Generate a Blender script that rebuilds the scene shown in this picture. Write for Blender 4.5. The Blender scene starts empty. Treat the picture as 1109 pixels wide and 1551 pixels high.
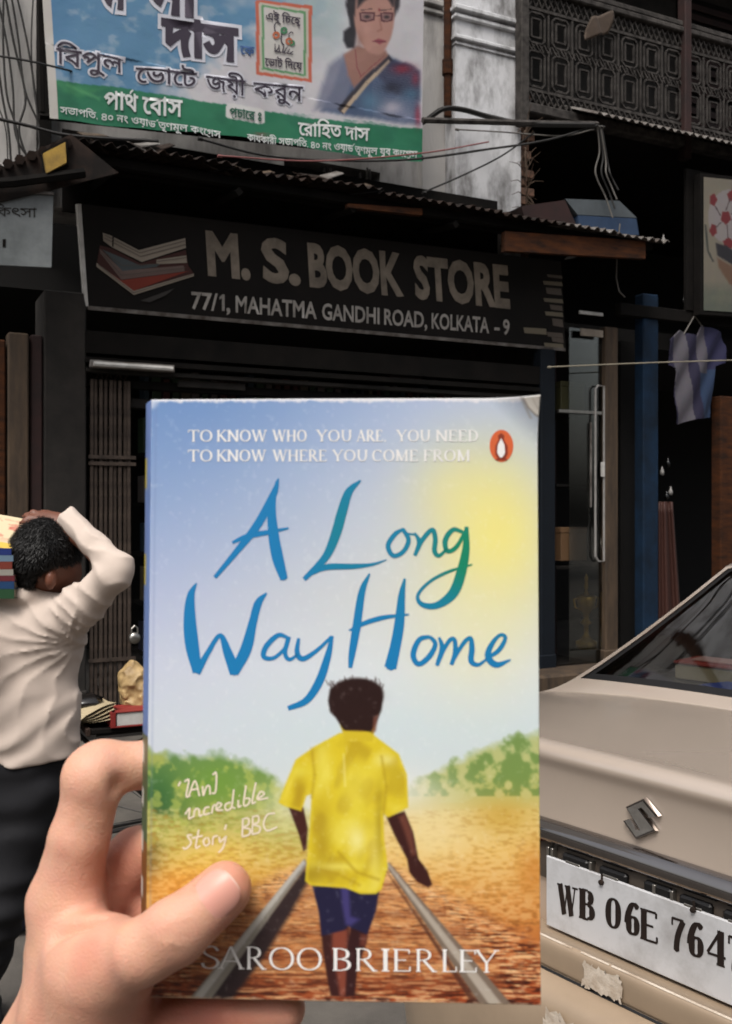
import bpy, bmesh, math, random
import numpy as np
from mathutils import Matrix, Vector
from mathutils.geometry import delaunay_2d_cdt
R = math.radians
random.seed(7); rng = np.random.default_rng(11)
sc = bpy.context.scene
COL = sc.collection

# ------------------------------------------------------------------ camera, world, sun, exposure
EYE = 1.65; FPX = 1500.0; CU, CV = 554.5, 775.5
cd = bpy.data.cameras.new('camera'); cam = bpy.data.objects.new('camera', cd); COL.objects.link(cam)
cam.location = (0, 0, EYE); cam.rotation_euler = (R(90), 0, 0)
cd.sensor_fit = 'VERTICAL'; cd.sensor_height = 36.0; cd.sensor_width = 36.0 * 1109 / 1551
cd.lens = FPX / 1551 * 36.0; cd.clip_start = 0.02; cd.clip_end = 500
cd.dof.use_dof = True; cd.dof.focus_distance = 0.8; cd.dof.aperture_fstop = 26
sc.camera = cam
SUN_EL, SUN_AZ = R(58), R(200)          # behind the photographer, over the left shoulder
W = bpy.data.worlds.new('World'); sc.world = W; W.use_nodes = True
nt = W.node_tree; bg = nt.nodes['Background']
sky = nt.nodes.new('ShaderNodeTexSky'); sky.sky_type = 'NISHITA'; sky.sun_disc = False
sky.sun_elevation = SUN_EL; sky.sun_rotation = SUN_AZ; sky.dust_density = 6; sky.air_density = 1.2; sky.ozone_density = .6
hs = nt.nodes.new('ShaderNodeHueSaturation'); hs.inputs['Saturation'].default_value = 0.35   # hazy overcast sky
nt.links.new(sky.outputs[0], hs.inputs['Color']); nt.links.new(hs.outputs[0], bg.inputs[0])
bg.inputs[1].default_value = 0.11
sd = bpy.data.lights.new('sun', 'SUN'); sun = bpy.data.objects.new('sun', sd); COL.objects.link(sun)
sd.energy = 1.3; sd.angle = R(22); sd.color = (1, .96, .9)
_sdir = Vector((math.sin(SUN_AZ) * math.cos(SUN_EL), math.cos(SUN_AZ) * math.cos(SUN_EL), math.sin(SUN_EL)))
sun.rotation_euler = _sdir.to_track_quat('Z', 'Y').to_euler(); sun.location = (0, -5, 12)
sc.view_settings.view_transform = 'Standard'; sc.view_settings.look = 'None'
sc.view_settings.exposure = 0.75; sc.view_settings.gamma = 1; sc.view_settings.use_curve_mapping = False
sc.cycles.max_bounces = 8; sc.cycles.use_denoising = True

# ------------------------------------------------------------------ materials
def lin(c):
    c = np.asarray(c, float) / 255.0
    return np.where(c <= .04045, c / 12.92, ((c + .055) / 1.055) ** 2.4)
def hexc(h):
    h = h.lstrip('#'); return tuple(float(x) for x in lin([int(h[i:i + 2], 16) for i in (0, 2, 4)]))
MATS = {}
def mat(name, col, rough=.8, metal=0., var=.25, scale=6., col2=None, bump=.15, bscale=None, coat=0., spec=.4, sss=0., stretch=(1, 1, 1), dist=.004, thr=(.35, .65)):
    if name in MATS: return MATS[name]
    m = bpy.data.materials.new(name); m.use_nodes = True; n = m.node_tree.nodes; l = m.node_tree.links
    b = n['Principled BSDF']; b.inputs['Roughness'].default_value = rough; b.inputs['Metallic'].default_value = metal
    b.inputs['Specular IOR Level'].default_value = spec; b.inputs['Coat Weight'].default_value = coat; b.inputs['Coat Roughness'].default_value = .06
    if sss:
        b.inputs['Subsurface Weight'].default_value = sss; b.inputs['Subsurface Radius'].default_value = (1, .35, .2); b.inputs['Subsurface Scale'].default_value = .006
    col = hexc(col) if isinstance(col, str) else col
    col2 = hexc(col2) if isinstance(col2, str) else (col2 or tuple(c * (1 - var) for c in col))
    tc = n.new('ShaderNodeTexCoord'); mp = n.new('ShaderNodeMapping'); mp.inputs['Scale'].default_value = stretch
    l.new(tc.outputs['Object'], mp.inputs[0])
    nz = n.new('ShaderNodeTexNoise'); nz.inputs['Scale'].default_value = scale; nz.inputs['Detail'].default_value = 8; nz.inputs['Roughness'].default_value = .65
    l.new(mp.outputs[0], nz.inputs['Vector'])
    rp = n.new('ShaderNodeMapRange'); rp.inputs[1].default_value = thr[0]; rp.inputs[2].default_value = thr[1]
    l.new(nz.outputs['Fac'], rp.inputs[0])
    mx = n.new('ShaderNodeMix'); mx.data_type = 'RGBA'; mx.inputs[6].default_value = (*col, 1); mx.inputs[7].default_value = (*col2, 1)
    l.new(rp.outputs[0], mx.inputs[0]); l.new(mx.outputs[2], b.inputs['Base Color'])
    if bump:
        nb = n.new('ShaderNodeTexNoise'); nb.inputs['Scale'].default_value = bscale or scale * 6; nb.inputs['Detail'].default_value = 6
        l.new(mp.outputs[0], nb.inputs['Vector'])
        bp = n.new('ShaderNodeBump'); bp.inputs['Strength'].default_value = bump; bp.inputs['Distance'].default_value = dist
        l.new(nb.outputs['Fac'], bp.inputs['Height']); l.new(bp.outputs[0], b.inputs['Normal'])
    MATS[name] = m; return m
def vmat(name, rough=.6, coat=0., spec=.4, bump=0., bscale=40., grain=.0, gscale=300, sss=0.):
    """printed or tinted surface: colour comes from the mesh's own colour attribute"""
    if name in MATS: return MATS[name]
    m = mat(name, (.5, .5, .5), rough=rough, coat=coat, spec=spec, bump=bump, bscale=bscale, sss=sss)
    n = m.node_tree.nodes; l = m.node_tree.links; b = n['Principled BSDF']
    a = n.new('ShaderNodeVertexColor'); a.layer_name = 'Col'
    mx = [x for x in n if x.bl_idname == 'ShaderNodeMix'][0]; nz = [x for x in n if x.bl_idname == 'ShaderNodeTexNoise'][0]
    nz.inputs['Scale'].default_value = gscale
    mul = n.new('ShaderNodeMix'); mul.data_type = 'RGBA'; mul.blend_type = 'MULTIPLY'; mul.inputs[0].default_value = grain
    l.new(a.outputs[0], mul.inputs[6]); l.new(nz.outputs['Color'], mul.inputs[7]); l.new(mul.outputs[2], b.inputs['Base Color'])
    n.remove(mx); return m
def plain(name, col, rough=.6, **k): return mat(name, col, rough=rough, var=k.pop('var', .12), bump=k.pop('bump', 0.05), **k)

# ------------------------------------------------------------------ mesh building
class MB:
    def __init__(s): s.v = []; s.f = []
    def add(s, vs, fs):
        b = len(s.v); s.v += [tuple(map(float, p)) for p in vs]; s.f += [tuple(b + i for i in f) for f in fs]; return s
    def box(s, x0, x1, y0, y1, z0, z1, bev=0.):
        x0, x1 = sorted((x0, x1)); y0, y1 = sorted((y0, y1)); z0, z1 = sorted((z0, z1))
        bev = min(bev, (x1 - x0) * .3, (y1 - y0) * .3, (z1 - z0) * .3)
        if bev <= 0:
            vs = [(x, y, z) for x in (x0, x1) for y in (y0, y1) for z in (z0, z1)]
            return s.add(vs, [(0, 1, 3, 2), (4, 6, 7, 5), (0, 4, 5, 1), (2, 3, 7, 6), (0, 2, 6, 4), (1, 5, 7, 3)])
        bm = bmesh.new(); bmesh.ops.create_cube(bm, size=1)
        for v in bm.verts: v.co = ((x0 + x1) / 2 + v.co.x * (x1 - x0), (y0 + y1) / 2 + v.co.y * (y1 - y0), (z0 + z1) / 2 + v.co.z * (z1 - z0))
        bmesh.ops.bevel(bm, geom=bm.edges[:], offset=bev, segments=1, affect='EDGES', profile=.5)
        bm.verts.index_update(); s.add([v.co for v in bm.verts], [[v.index for v in f.verts] for f in bm.faces]); bm.free(); return s
    def quadpatch(s, pts, thick, n):
        """slab from 4 corners, thickness along -n"""
        p = [Vector(q) for q in pts]; n = Vector(n) * thick
        return s.add([*p, *[q - n for q in p]], [(0, 1, 2, 3), (7, 6, 5, 4), (0, 4, 5, 1), (1, 5, 6, 2), (2, 6, 7, 3), (3, 7, 4, 0)])
    def tube(s, pts, r, n=6, cap=True):
        P = [Vector(p) for p in pts]; rs = r if hasattr(r, '__len__') else [r] * len(P)
        rings = []; up = None
        for i, p in enumerate(P):
            d = (P[min(i + 1, len(P) - 1)] - P[max(i - 1, 0)]).normalized()
            if up is None: up = Vector((0, 0, 1)) if abs(d.z) < .9 else Vector((1, 0, 0))
            a = d.cross(up).normalized(); up = a.cross(d).normalized()
            rings.append([p + (a * math.cos(2 * math.pi * k / n) + up * math.sin(2 * math.pi * k / n)) * rs[i] for k in range(n)])
        vs = [q for g in rings for q in g]; fs = []
        for i in range(len(P) - 1):
            for k in range(n): fs.append((i * n + k, i * n + (k + 1) % n, (i + 1) * n + (k + 1) % n, (i + 1) * n + k))
        if cap: fs += [tuple(range(n))[::-1], tuple((len(P) - 1) * n + k for k in range(n))]
        return s.add(vs, fs)
    def lathe(s, c, prof, n=20, axis='z'):
        vs = []; fs = []
        for (r, h) in prof:
            for k in range(n):
                a = 2 * math.pi * k / n; x, y, z = r * math.cos(a), r * math.sin(a), h
                if axis == 'y': x, y, z = x, h, y
                if axis == 'x': x, y, z = h, x, y
                vs.append((c[0] + x, c[1] + y, c[2] + z))
        for i in range(len(prof) - 1):
            for k in range(n): fs.append((i * n + k, i * n + (k + 1) % n, (i + 1) * n + (k + 1) % n, (i + 1) * n + k))
        return s.add(vs, fs)
    def prism(s, poly, y0, y1):
        """outline in (x, z) extruded along y"""
        n = len(poly); vs = [(x, y0, z) for x, z in poly] + [(x, y1, z) for x, z in poly]
        return s.add(vs, [tuple(range(n)), tuple(range(2 * n - 1, n - 1, -1))] + [(i, i + n, (i + 1) % n + n, (i + 1) % n) for i in range(n)])
def mesh_from(name, v, f, m=None, smooth=False, col=None):
    me = bpy.data.meshes.new(name)
    if isinstance(v, np.ndarray) and isinstance(f, np.ndarray):
        k = f.shape[1]
        me.vertices.add(len(v)); me.vertices.foreach_set('co', v.astype(np.float32).ravel())
        me.loops.add(f.size); me.loops.foreach_set('vertex_index', f.astype(np.int32).ravel())
        me.polygons.add(len(f)); me.polygons.foreach_set('loop_start', np.arange(0, f.size, k, dtype=np.int32))
        me.polygons.foreach_set('loop_total', np.full(len(f), k, dtype=np.int32))
        me.update(calc_edges=True)
    else:
        me.from_pydata([tuple(p) for p in v], [], [tuple(q) for q in f])
    me.validate()
    if smooth: me.polygons.foreach_set('use_smooth', [True] * len(me.polygons))
    if m: me.materials.append(m)
    if col is not None:
        a = me.color_attributes.new('Col', 'FLOAT_COLOR', 'POINT')
        c = np.ones((len(v), 4), np.float32); c[:, :3] = col; a.data.foreach_set('color', c.ravel())
    me.update(); return me
def fix_normals(me):
    bm = bmesh.new(); bm.from_mesh(me); bmesh.ops.recalc_face_normals(bm, faces=bm.faces[:]); bm.to_mesh(me); bm.free()
class Frame:
    """local frame: things are written in its coordinates"""
    def __init__(s, M): s.M = M; s.I = M.inverted(); s.n = np.array(s.I)
    def plane(s, u, v, y):
        """point of the frame's plane local y = const that shows at pixel (u, v) of the photograph"""
        o = s.I @ Vector((0, 0, EYE)); d = (s.I.to_3x3() @ Vector(((u - CU) / FPX, 1, -(v - CV) / FPX)))
        t = (y - o.y) / d.y; return o + d * t
WORLD = Frame(Matrix.Identity(4))
def P(u, v, Y): return Vector(((u - CU) / FPX * Y, Y, EYE - (v - CV) / FPX * Y))
def thing(name, label, cat, loc=(0, 0, 0), frame=WORLD, group=None, rot=None):
    o = bpy.data.objects.new(name, None); o.empty_display_size = .1; COL.objects.link(o)
    M = frame.M @ Matrix.Translation(Vector(loc))
    if rot: M = M @ rot
    o.matrix_world = M
    o['label'] = label; o['category'] = cat
    if group: o['group'] = group
    o['_l'] = list(map(float, loc)); return o
def link(me, name, parent=None, label=None, **props):
    o = bpy.data.objects.new(name, me); COL.objects.link(o)
    if parent is not None: o.parent = parent
    if label: o['label'] = label
    for k, v in props.items(): o[k] = v
    return o
def loc_of(p):
    while p.parent is not None: p = p.parent
    return Vector(p['_l']) if '_l' in p else Vector((0, 0, 0))
def part(name, mb, m, parent, smooth=False, label=None, recalc=True, **props):
    lc = loc_of(parent); me = mesh_from(name, [Vector(p) - lc for p in mb.v], mb.f, m, smooth)
    if recalc: fix_normals(me)
    return link(me, name, parent, label, **props)
def struct(name, mb, m, frame=WORLD, parent=None, smooth=False):
    me = mesh_from(name, mb.v, mb.f, m, smooth); fix_normals(me)
    o = link(me, name); o.matrix_world = frame.M; o['kind'] = 'structure'
    if parent: pass
    return o
def sharp(o, ang=35):
    me = o.data; bm = bmesh.new(); bm.from_mesh(me)
    for f in bm.faces: f.smooth = True
    for e in bm.edges:
        if len(e.link_faces) == 2 and e.calc_face_angle(0) > R(ang): e.smooth = False
    bm.to_mesh(me); bm.free(); return o

def catmull(pts, n=6):
    p = np.array(pts, float); q = np.vstack([2 * p[0] - p[1], p, 2 * p[-1] - p[-2]]); out = []
    for i in range(1, len(q) - 2):
        for t in np.linspace(0, 1, n, endpoint=False):
            a, b, c, d = q[i - 1], q[i], q[i + 1], q[i + 2]
            out.append(.5 * (2 * b + (c - a) * t + (2 * a - 5 * b + 4 * c - d) * t * t + (3 * b - a - 3 * c + d) * t ** 3))
    out.append(p[-1]); return np.array(out)

# ------------------------------------------------------------------ signed distance surfaces -> one continuous mesh
def capsule(X, a, b, r1, r2, sc_=(1, 1, 1)):
    s = np.array(sc_, float); a = np.array(a, float); b = np.array(b, float); ba = (b - a) * s
    pa = [(X[i] - a[i]) * s[i] for i in range(3)]
    h = np.clip((pa[0] * ba[0] + pa[1] * ba[1] + pa[2] * ba[2]) / max(1e-12, float(ba @ ba)), 0, 1)
    d = np.sqrt((pa[0] - ba[0] * h) ** 2 + (pa[1] - ba[1] * h) ** 2 + (pa[2] - ba[2] * h) ** 2)
    return d - (r1 + (r2 - r1) * h)
def ellipsoid(X, c, r):
    q = np.sqrt(sum(((X[i] - c[i]) / r[i]) ** 2 for i in range(3))); return (q - 1) * min(r)
def smin(a, b, k):
    h = np.clip(.5 + .5 * (b - a) / k, 0, 1); return b + (a - b) * h - k * h * (1 - h)
def smax(a, b, k): return -smin(-a, -b, k)
def chain(X, pts, k=.002, sc_=(1, 1, 1)):
    d = None
    for (a, ra), (b, rb) in zip(pts[:-1], pts[1:]):
        c = capsule(X, a, b, ra, rb, sc_); d = c if d is None else smin(d, c, k)
    return d
def sdf_mesh(f, lo, hi, h):
    ax = [np.arange(lo[i], hi[i] + h, h, dtype=np.float32) for i in range(3)]
    X = np.meshgrid(*ax, indexing='ij'); F = f(X).astype(np.float32)
    F = np.where(F == 0, 1e-9, F); S = F < 0
    nx, ny, nz = F.shape
    acc = np.zeros((nx - 1, ny - 1, nz - 1, 3), np.float32); cnt = np.zeros((nx - 1, ny - 1, nz - 1), np.float32)
    for axis in range(3):
        o = [a for a in range(3) if a != axis]
        for i in (0, 1):
            for j in (0, 1):
                sl0 = [None] * 3; sl1 = [None] * 3
                sl0[axis] = slice(0, F.shape[axis] - 1); sl1[axis] = slice(1, F.shape[axis])
                for q, k in zip(o, (i, j)): sl0[q] = sl1[q] = slice(k, F.shape[q] - 1 + k)
                A = F[tuple(sl0)]; B = F[tuple(sl1)]; m = (A < 0) != (B < 0)
                t = np.where(m, A / np.where(m, A - B, 1), 0)
                pos = [0, 0, 0]; pos[axis] = t
                for q, k in zip(o, (i, j)): pos[q] = k
                for c in range(3): acc[..., c] += np.where(m, pos[c], 0)
                cnt += m
    act = cnt > 0; idx = -np.ones(act.shape, np.int64); idx[act] = np.arange(act.sum())
    ii = np.argwhere(act); V = (acc[act] / cnt[act][:, None] + ii) * h + np.array([a[0] for a in ax])
    quads = []
    for axis in range(3):
        o1, o2 = [(1, 2), (2, 0), (0, 1)][axis]
        a0 = [slice(None)] * 3; a1 = [slice(None)] * 3; a0[axis] = slice(0, -1); a1[axis] = slice(1, None)
        A = S[tuple(a0)]; B = S[tuple(a1)]; m = A != B
        e = np.argwhere(m); e = e[(e[:, o1] > 0) & (e[:, o2] > 0) & (e[:, o1] < F.shape[o1] - 1) & (e[:, o2] < F.shape[o2] - 1)]
        if not len(e): continue
        def cell(d1, d2):
            c = e.copy(); c[:, o1] -= d1; c[:, o2] -= d2; return idx[c[:, 0], c[:, 1], c[:, 2]]
        q = np.stack([cell(1, 1), cell(0, 1), cell(0, 0), cell(1, 0)], 1)
        flip = ~A[e[:, 0], e[:, 1], e[:, 2]]; q[flip] = q[flip][:, ::-1]; quads.append(q)
    Q = np.vstack(quads); Q = Q[(Q >= 0).all(1)]
    # light smoothing
    E_ = np.vstack([Q[:, [0, 1]], Q[:, [1, 2]], Q[:, [2, 3]], Q[:, [3, 0]]])
    for _ in range(2):
        s = np.zeros_like(V); c = np.zeros(len(V))
        for k in range(3): s[:, k] = np.bincount(E_[:, 0], V[E_[:, 1], k], len(V)) + np.bincount(E_[:, 1], V[E_[:, 0], k], len(V))
        c = np.bincount(E_[:, 0], minlength=len(V)) + np.bincount(E_[:, 1], minlength=len(V))
        V = V * .5 + .5 * s / np.maximum(c, 1)[:, None]
    return V, Q
# value noise on arrays
_perm = rng.random((64, 64, 64)).astype(np.float32)
def vnoise(x, y, z):
    out = 0
    xi, yi, zi = np.floor(x).astype(int), np.floor(y).astype(int), np.floor(z).astype(int)
    fx, fy, fz = [(t - np.floor(t)) for t in (x, y, z)]; fx, fy, fz = [t * t * (3 - 2 * t) for t in (fx, fy, fz)]
    for i in (0, 1):
        for j in (0, 1):
            for k in (0, 1):
                w = (fx if i else 1 - fx) * (fy if j else 1 - fy) * (fz if k else 1 - fz)
                out = out + w * _perm[(xi + i) % 64, (yi + j) % 64, (zi + k) % 64]
    return out
def fbm(x, y, z=0., o=4):
    s = 0; a = .5; z = x * 0 + z
    for i in range(o): s = s + a * vnoise(x * 2 ** i + 7 * i, y * 2 ** i + 3 * i, z * 2 ** i + i); a *= .5
    return s

# ------------------------------------------------------------------ flat print: outlines filled by winding number
def fill_contours(contours):
    V = []; E_ = []; polys = []
    for c in contours:
        c = [tuple(p) for p in c]
        b = len(V); V += c; n = len(c); E_ += [(b + i, b + (i + 1) % n) for i in range(n)]; polys.append(np.array(c, float))
    r = delaunay_2d_cdt([Vector(p) for p in V], E_, [], 0, 1e-7)
    v, f = r[0], r[2]; va = np.array([(p.x, p.y) for p in v]); fa = np.array([t for t in f if len(t) == 3])
    if not len(fa): return va, fa
    cen = va[fa].mean(1); wn = np.zeros(len(cen))
    A = np.vstack(polys); Bq = np.vstack([np.roll(p, -1, 0) for p in polys]); k = np.abs(A[:, 1] - Bq[:, 1]) > 0; A = A[k]; Bq = Bq[k]
    order = np.argsort(cen[:, 1])
    for c0 in range(0, len(cen), 400):
        ii = order[c0:c0 + 400]; c = cen[ii]; ylo, yhi = c[:, 1].min(), c[:, 1].max()
        q = (np.minimum(A[:, 1], Bq[:, 1]) <= yhi) & (np.maximum(A[:, 1], Bq[:, 1]) >= ylo); a_, b_ = A[q], Bq[q]
        cy = c[:, 1][:, None]; up = (a_[:, 1] <= cy) & (b_[:, 1] > cy); dn = (a_[:, 1] > cy) & (b_[:, 1] <= cy)
        cr = (b_[:, 0] - a_[:, 0]) * (cy - a_[:, 1]) - (c[:, 0][:, None] - a_[:, 0]) * (b_[:, 1] - a_[:, 1])
        wn[ii] = (up & (cr > 0)).sum(1) - (dn & (cr < 0)).sum(1)
    return va, fa[wn != 0]
def ccw(c):
    c = np.array(c, float); x, y = c[:, 0], c[:, 1]
    return c if (x * np.roll(y, -1) - y * np.roll(x, -1)).sum() > 0 else c[::-1]
def stroke_contours(pts, w=None, n=5, smooth=True):
    """brush stroke: points (x, y, width); quads + round dabs, all counter-clockwise"""
    p = np.array([q if len(q) == 3 else (*q, w) for q in pts], float)
    if smooth and len(p) > 2: p = catmull(p, n)
    out = []
    for a, b in zip(p[:-1], p[1:]):
        d = b[:2] - a[:2]; L = np.hypot(*d)
        if L < 1e-6: continue
        t = np.array([-d[1], d[0]]) / L
        out.append(ccw([a[:2] + t * a[2] / 2, a[:2] - t * a[2] / 2, b[:2] - t * b[2] / 2, b[:2] + t * b[2] / 2]))
    for q in p[1:-1]:
        th = np.linspace(0, 2 * np.pi, 8, endpoint=False); out.append(np.stack([q[0] + np.cos(th) * q[2] * .49, q[1] + np.sin(th) * q[2] * .49], 1))
    return out
_tc = {}
def sans(text, bold=0.):
    """contours of a line in Blender's built-in font, baseline 0, size 1"""
    c = bpy.data.curves.new('t', 'FONT'); c.body = text; c.size = 1; c.fill_mode = 'NONE'; c.resolution_u = 3
    o = bpy.data.objects.new('t', c); COL.objects.link(o)
    dg = bpy.context.evaluated_depsgraph_get(); dg.update(); me = bpy.data.meshes.new_from_object(o.evaluated_get(dg))
    V = [(v.co.x, v.co.y) for v in me.vertices]; nx = {}
    for e in me.edges: a, b = e.vertices; nx.setdefault(a, []).append(b); nx.setdefault(b, []).append(a)
    seen = set(); out = []
    for s in range(len(V)):
        if s in seen or s not in nx: continue
        loop = [s]; seen.add(s); cur = min(nx[s])
        while cur not in seen:
            loop.append(cur); seen.add(cur); nn = [q for q in nx[cur] if q not in seen]
            if not nn: break
            cur = nn[0]
        if len(loop) > 2: out.append(np.array([V[i] for i in loop]))
    bpy.data.objects.remove(o); bpy.data.curves.remove(c); bpy.data.meshes.remove(me)
    if sum((c[:, 0] * np.roll(c[:, 1], -1) - c[:, 1] * np.roll(c[:, 0], -1)).sum() for c in out) < 0: out = [c[::-1] for c in out]
    if bold:
        res = []
        for c in out:
            c = c[np.r_[True, np.hypot(*(c[1:] - c[:-1]).T) > 1e-4]]
            e = np.roll(c, -1, 0) - c; e /= np.hypot(e[:, 0], e[:, 1])[:, None] + 1e-9; n = np.stack([e[:, 1], -e[:, 0]], 1); m = n + np.roll(n, 1, 0)
            L = (m ** 2).sum(1)[:, None]; m = m * 2 / np.maximum(L, 1.0); res.append(c + m * bold)
        out = res
    return out
# serif alphabet drawn with a broad pen (cap height 1); strokes: (kind, ...)
def _serif_glyphs():
    G = {}
    V_ = lambda x, a=0., b=1., sf='bt': ('V', x, a, b, sf)
    G['T'] = (.78, [V_(.39, sf='b'), ('H', .02, .76, .97), ('v', .03, .8, .97), ('v', .75, .8, .97)])
    G['O'] = (.92, [('O', .46, .5, .40, .5)]); G['Q'] = G['O']
    G['0'] = (.66, [('O', .33, .5, .25, .5)])
    G['K'] = (.82, [V_(.16), ('D', .68, 1, .2, .45, 0), ('D', .32, .55, .76, 0, 1), ('s', .68, 1), ('s', .76, 0)])
    G['N'] = (.92, [('v', .15, 0, 1), ('v', .78, 0, 1), ('D', .13, 1, .78, 0, 1), ('s', .13, 1), ('s', .15, 0), ('s', .78, 1)])
    G['W'] = (1.2, [('D', .1, 1, .38, 0, 1), ('D', .38, 0, .6, 1, 0), ('D', .6, 1, .86, 0, 1), ('D', .86, 0, 1.1, 1, 0), ('s', .1, 1), ('s', .6, 1), ('s', 1.1, 1)])
    G['H'] = (.9, [V_(.17), V_(.73), ('H', .17, .73, .5)])
    G['Y'] = (.8, [V_(.4, 0, .45, 'b'), ('D', .08, 1, .4, .42, 1), ('D', .4, .42, .72, 1, 0), ('s', .08, 1), ('s', .72, 1)])
    G['U'] = (.86, [('v', .16, .3, 1), ('v', .70, .3, 1), ('A', .43, .32, .27, .32, 180, 360), ('s', .16, 1), ('s', .70, 1)])
    G['A'] = (.86, [('D', .42, 1, .12, 0, 0), ('D', .42, 1, .74, 0, 1), ('H', .22, .62, .34), ('s', .12, 0), ('s', .74, 0)])
    G['R'] = (.8, [V_(.16), ('A', .36, .75, .24, .24, -90, 90), ('H', .16, .38, .99), ('H', .16, .38, .51), ('D', .36, .5, .72, 0, 1), ('s', .74, 0)])
    G['E'] = (.7, [V_(.16), ('H', .16, .6, .97), ('H', .16, .5, .51), ('H', .16, .63, .03), ('v', .6, .8, .97), ('v', .63, .03, .22)])
    G['F'] = (.66, [V_(.16), ('H', .16, .6, .97), ('H', .16, .5, .51), ('v', .6, .8, .97)])
    G['D'] = (.86, [V_(.16), ('A', .34, .5, .40, .48, -90, 90), ('H', .16, .36, .98), ('H', .16, .36, .02)])
    G['C'] = (.84, [('A', .46, .5, .38, .5, 50, 310), ('v', .72, .74, .97)])
    G['M'] = (1.04, [('v', .16, 0, 1), ('v', .86, 0, 1), ('D', .16, 1, .5, .05, 1), ('D', .5, .05, .86, 1, 0), ('s', .16, 0), ('s', .86, 0), ('s', .14, 1), ('s', .88, 1)])
    G['S'] = (.62, [('P', [(.52, .8), (.42, .96), (.28, .98), (.13, .86), (.14, .68), (.3, .54), (.46, .42), (.52, .26), (.44, .08), (.28, .01), (.12, .08), (.08, .24)])])
    G['B'] = (.76, [V_(.16), ('A', .36, .75, .21, .23, -90, 90), ('A', .36, .27, .26, .25, -90, 90), ('H', .16, .38, .98), ('H', .16, .38, .52), ('H', .16, .38, .02)])
    G['I'] = (.34, [V_(.17)]); G['L'] = (.66, [V_(.16), ('H', .16, .6, .03), ('v', .6, .03, .24)])
    G['6'] = (.66, [('A', .33, .3, .23, .3, 0, 360), ('P', [(.52, .86), (.4, .97), (.26, .88), (.14, .6), (.11, .34)])])
    G['7'] = (.62, [('H', .08, .58, .95), ('v', .08, .74, .96), ('P', [(.57, .95), (.36, .55), (.28, .25), (.27, .02)])])
    G['4'] = (.68, [('v', .46, 0, 1), ('D', .46, 1, .06, .3, 0), ('H', .06, .62, .27), ('s', .46, 0)])
    G['.'] = (.3, [('o', .15, .06)]); G[' '] = (.42, []); G[','] = (.3, [('D', .16, .08, .1, -.16, 1), ('o', .15, .06)])
    return G
SG = _serif_glyphs()
def serif(text, T=.15, t=.05, sl=.13, st=None, track=.04, cond=1.):
    out = []; x = 0.; st = st or t
    def seg(x0, y0, x1, y1, w): out.extend(stroke_contours([(x0, y0, w), (x1, y1, w)], smooth=False))
    for ch in text:
        adv, S = SG[ch]
        pw = lambda ang: t + (T - t) * abs(math.sin(ang)) ** 1.3
        for q in S:
            k = q[0]
            if k == 'V':
                seg(x + q[1], q[2], x + q[1], q[3], T)
                if 'b' in q[4]: seg(x + q[1] - sl, q[2] + st / 2, x + q[1] + sl, q[2] + st / 2, st)
                if 't' in q[4]: seg(x + q[1] - sl, q[3] - st / 2, x + q[1] + sl, q[3] - st / 2, st)
            elif k == 'v': seg(x + q[1], q[2], x + q[1], q[3], T if q[3] - q[2] > .6 else t)
            elif k == 'H': seg(x + q[1], q[3], x + q[2], q[3], t)
            elif k == 'D': seg(x + q[1], q[2], x + q[3], q[4], T if q[5] else t * 1.1)
            elif k == 's': yy = st / 2 if q[2] == 0 else 1 - st / 2; seg(x + q[1] - sl, yy, x + q[1] + sl, yy, st)
            elif k == 'o': th = np.linspace(0, 2 * np.pi, 10, endpoint=False); out.append(np.stack([x + q[1] + .08 * np.cos(th), q[2] + .08 * np.sin(th)], 1))
            elif k in 'OA':
                a0, a1 = (0, 360) if k == 'O' else (q[5], q[6]); pts = []
                for a in np.linspace(R(a0), R(a1), max(8, int(abs(a1 - a0) / 14))):
                    w = t + (T - t) * abs(math.cos(a)) ** 1.3
                    pts.append((x + q[1] + (q[3] - w * .3 * abs(math.cos(a))) * math.cos(a), q[2] + (q[4] - t * .5) * math.sin(a), w))
                out.extend(stroke_contours(pts, smooth=False))
            elif k == 'P':
                p = catmull(q[1], 3); pts = []
                for i, pt in enumerate(p):
                    d = p[min(i + 1, len(p) - 1)] - p[max(i - 1, 0)]; pts.append((x + pt[0], pt[1], pw(math.atan2(d[1], d[0]))))
                out.extend(stroke_contours(pts, smooth=False))
        x += adv + track
    return [np.stack([c[:, 0] * cond, c[:, 1]], 1) for c in out], x * cond
def bbox(cs):
    a = np.vstack(cs); return a[:, 0].min(), a[:, 0].max(), a[:, 1].min(), a[:, 1].max()

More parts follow.
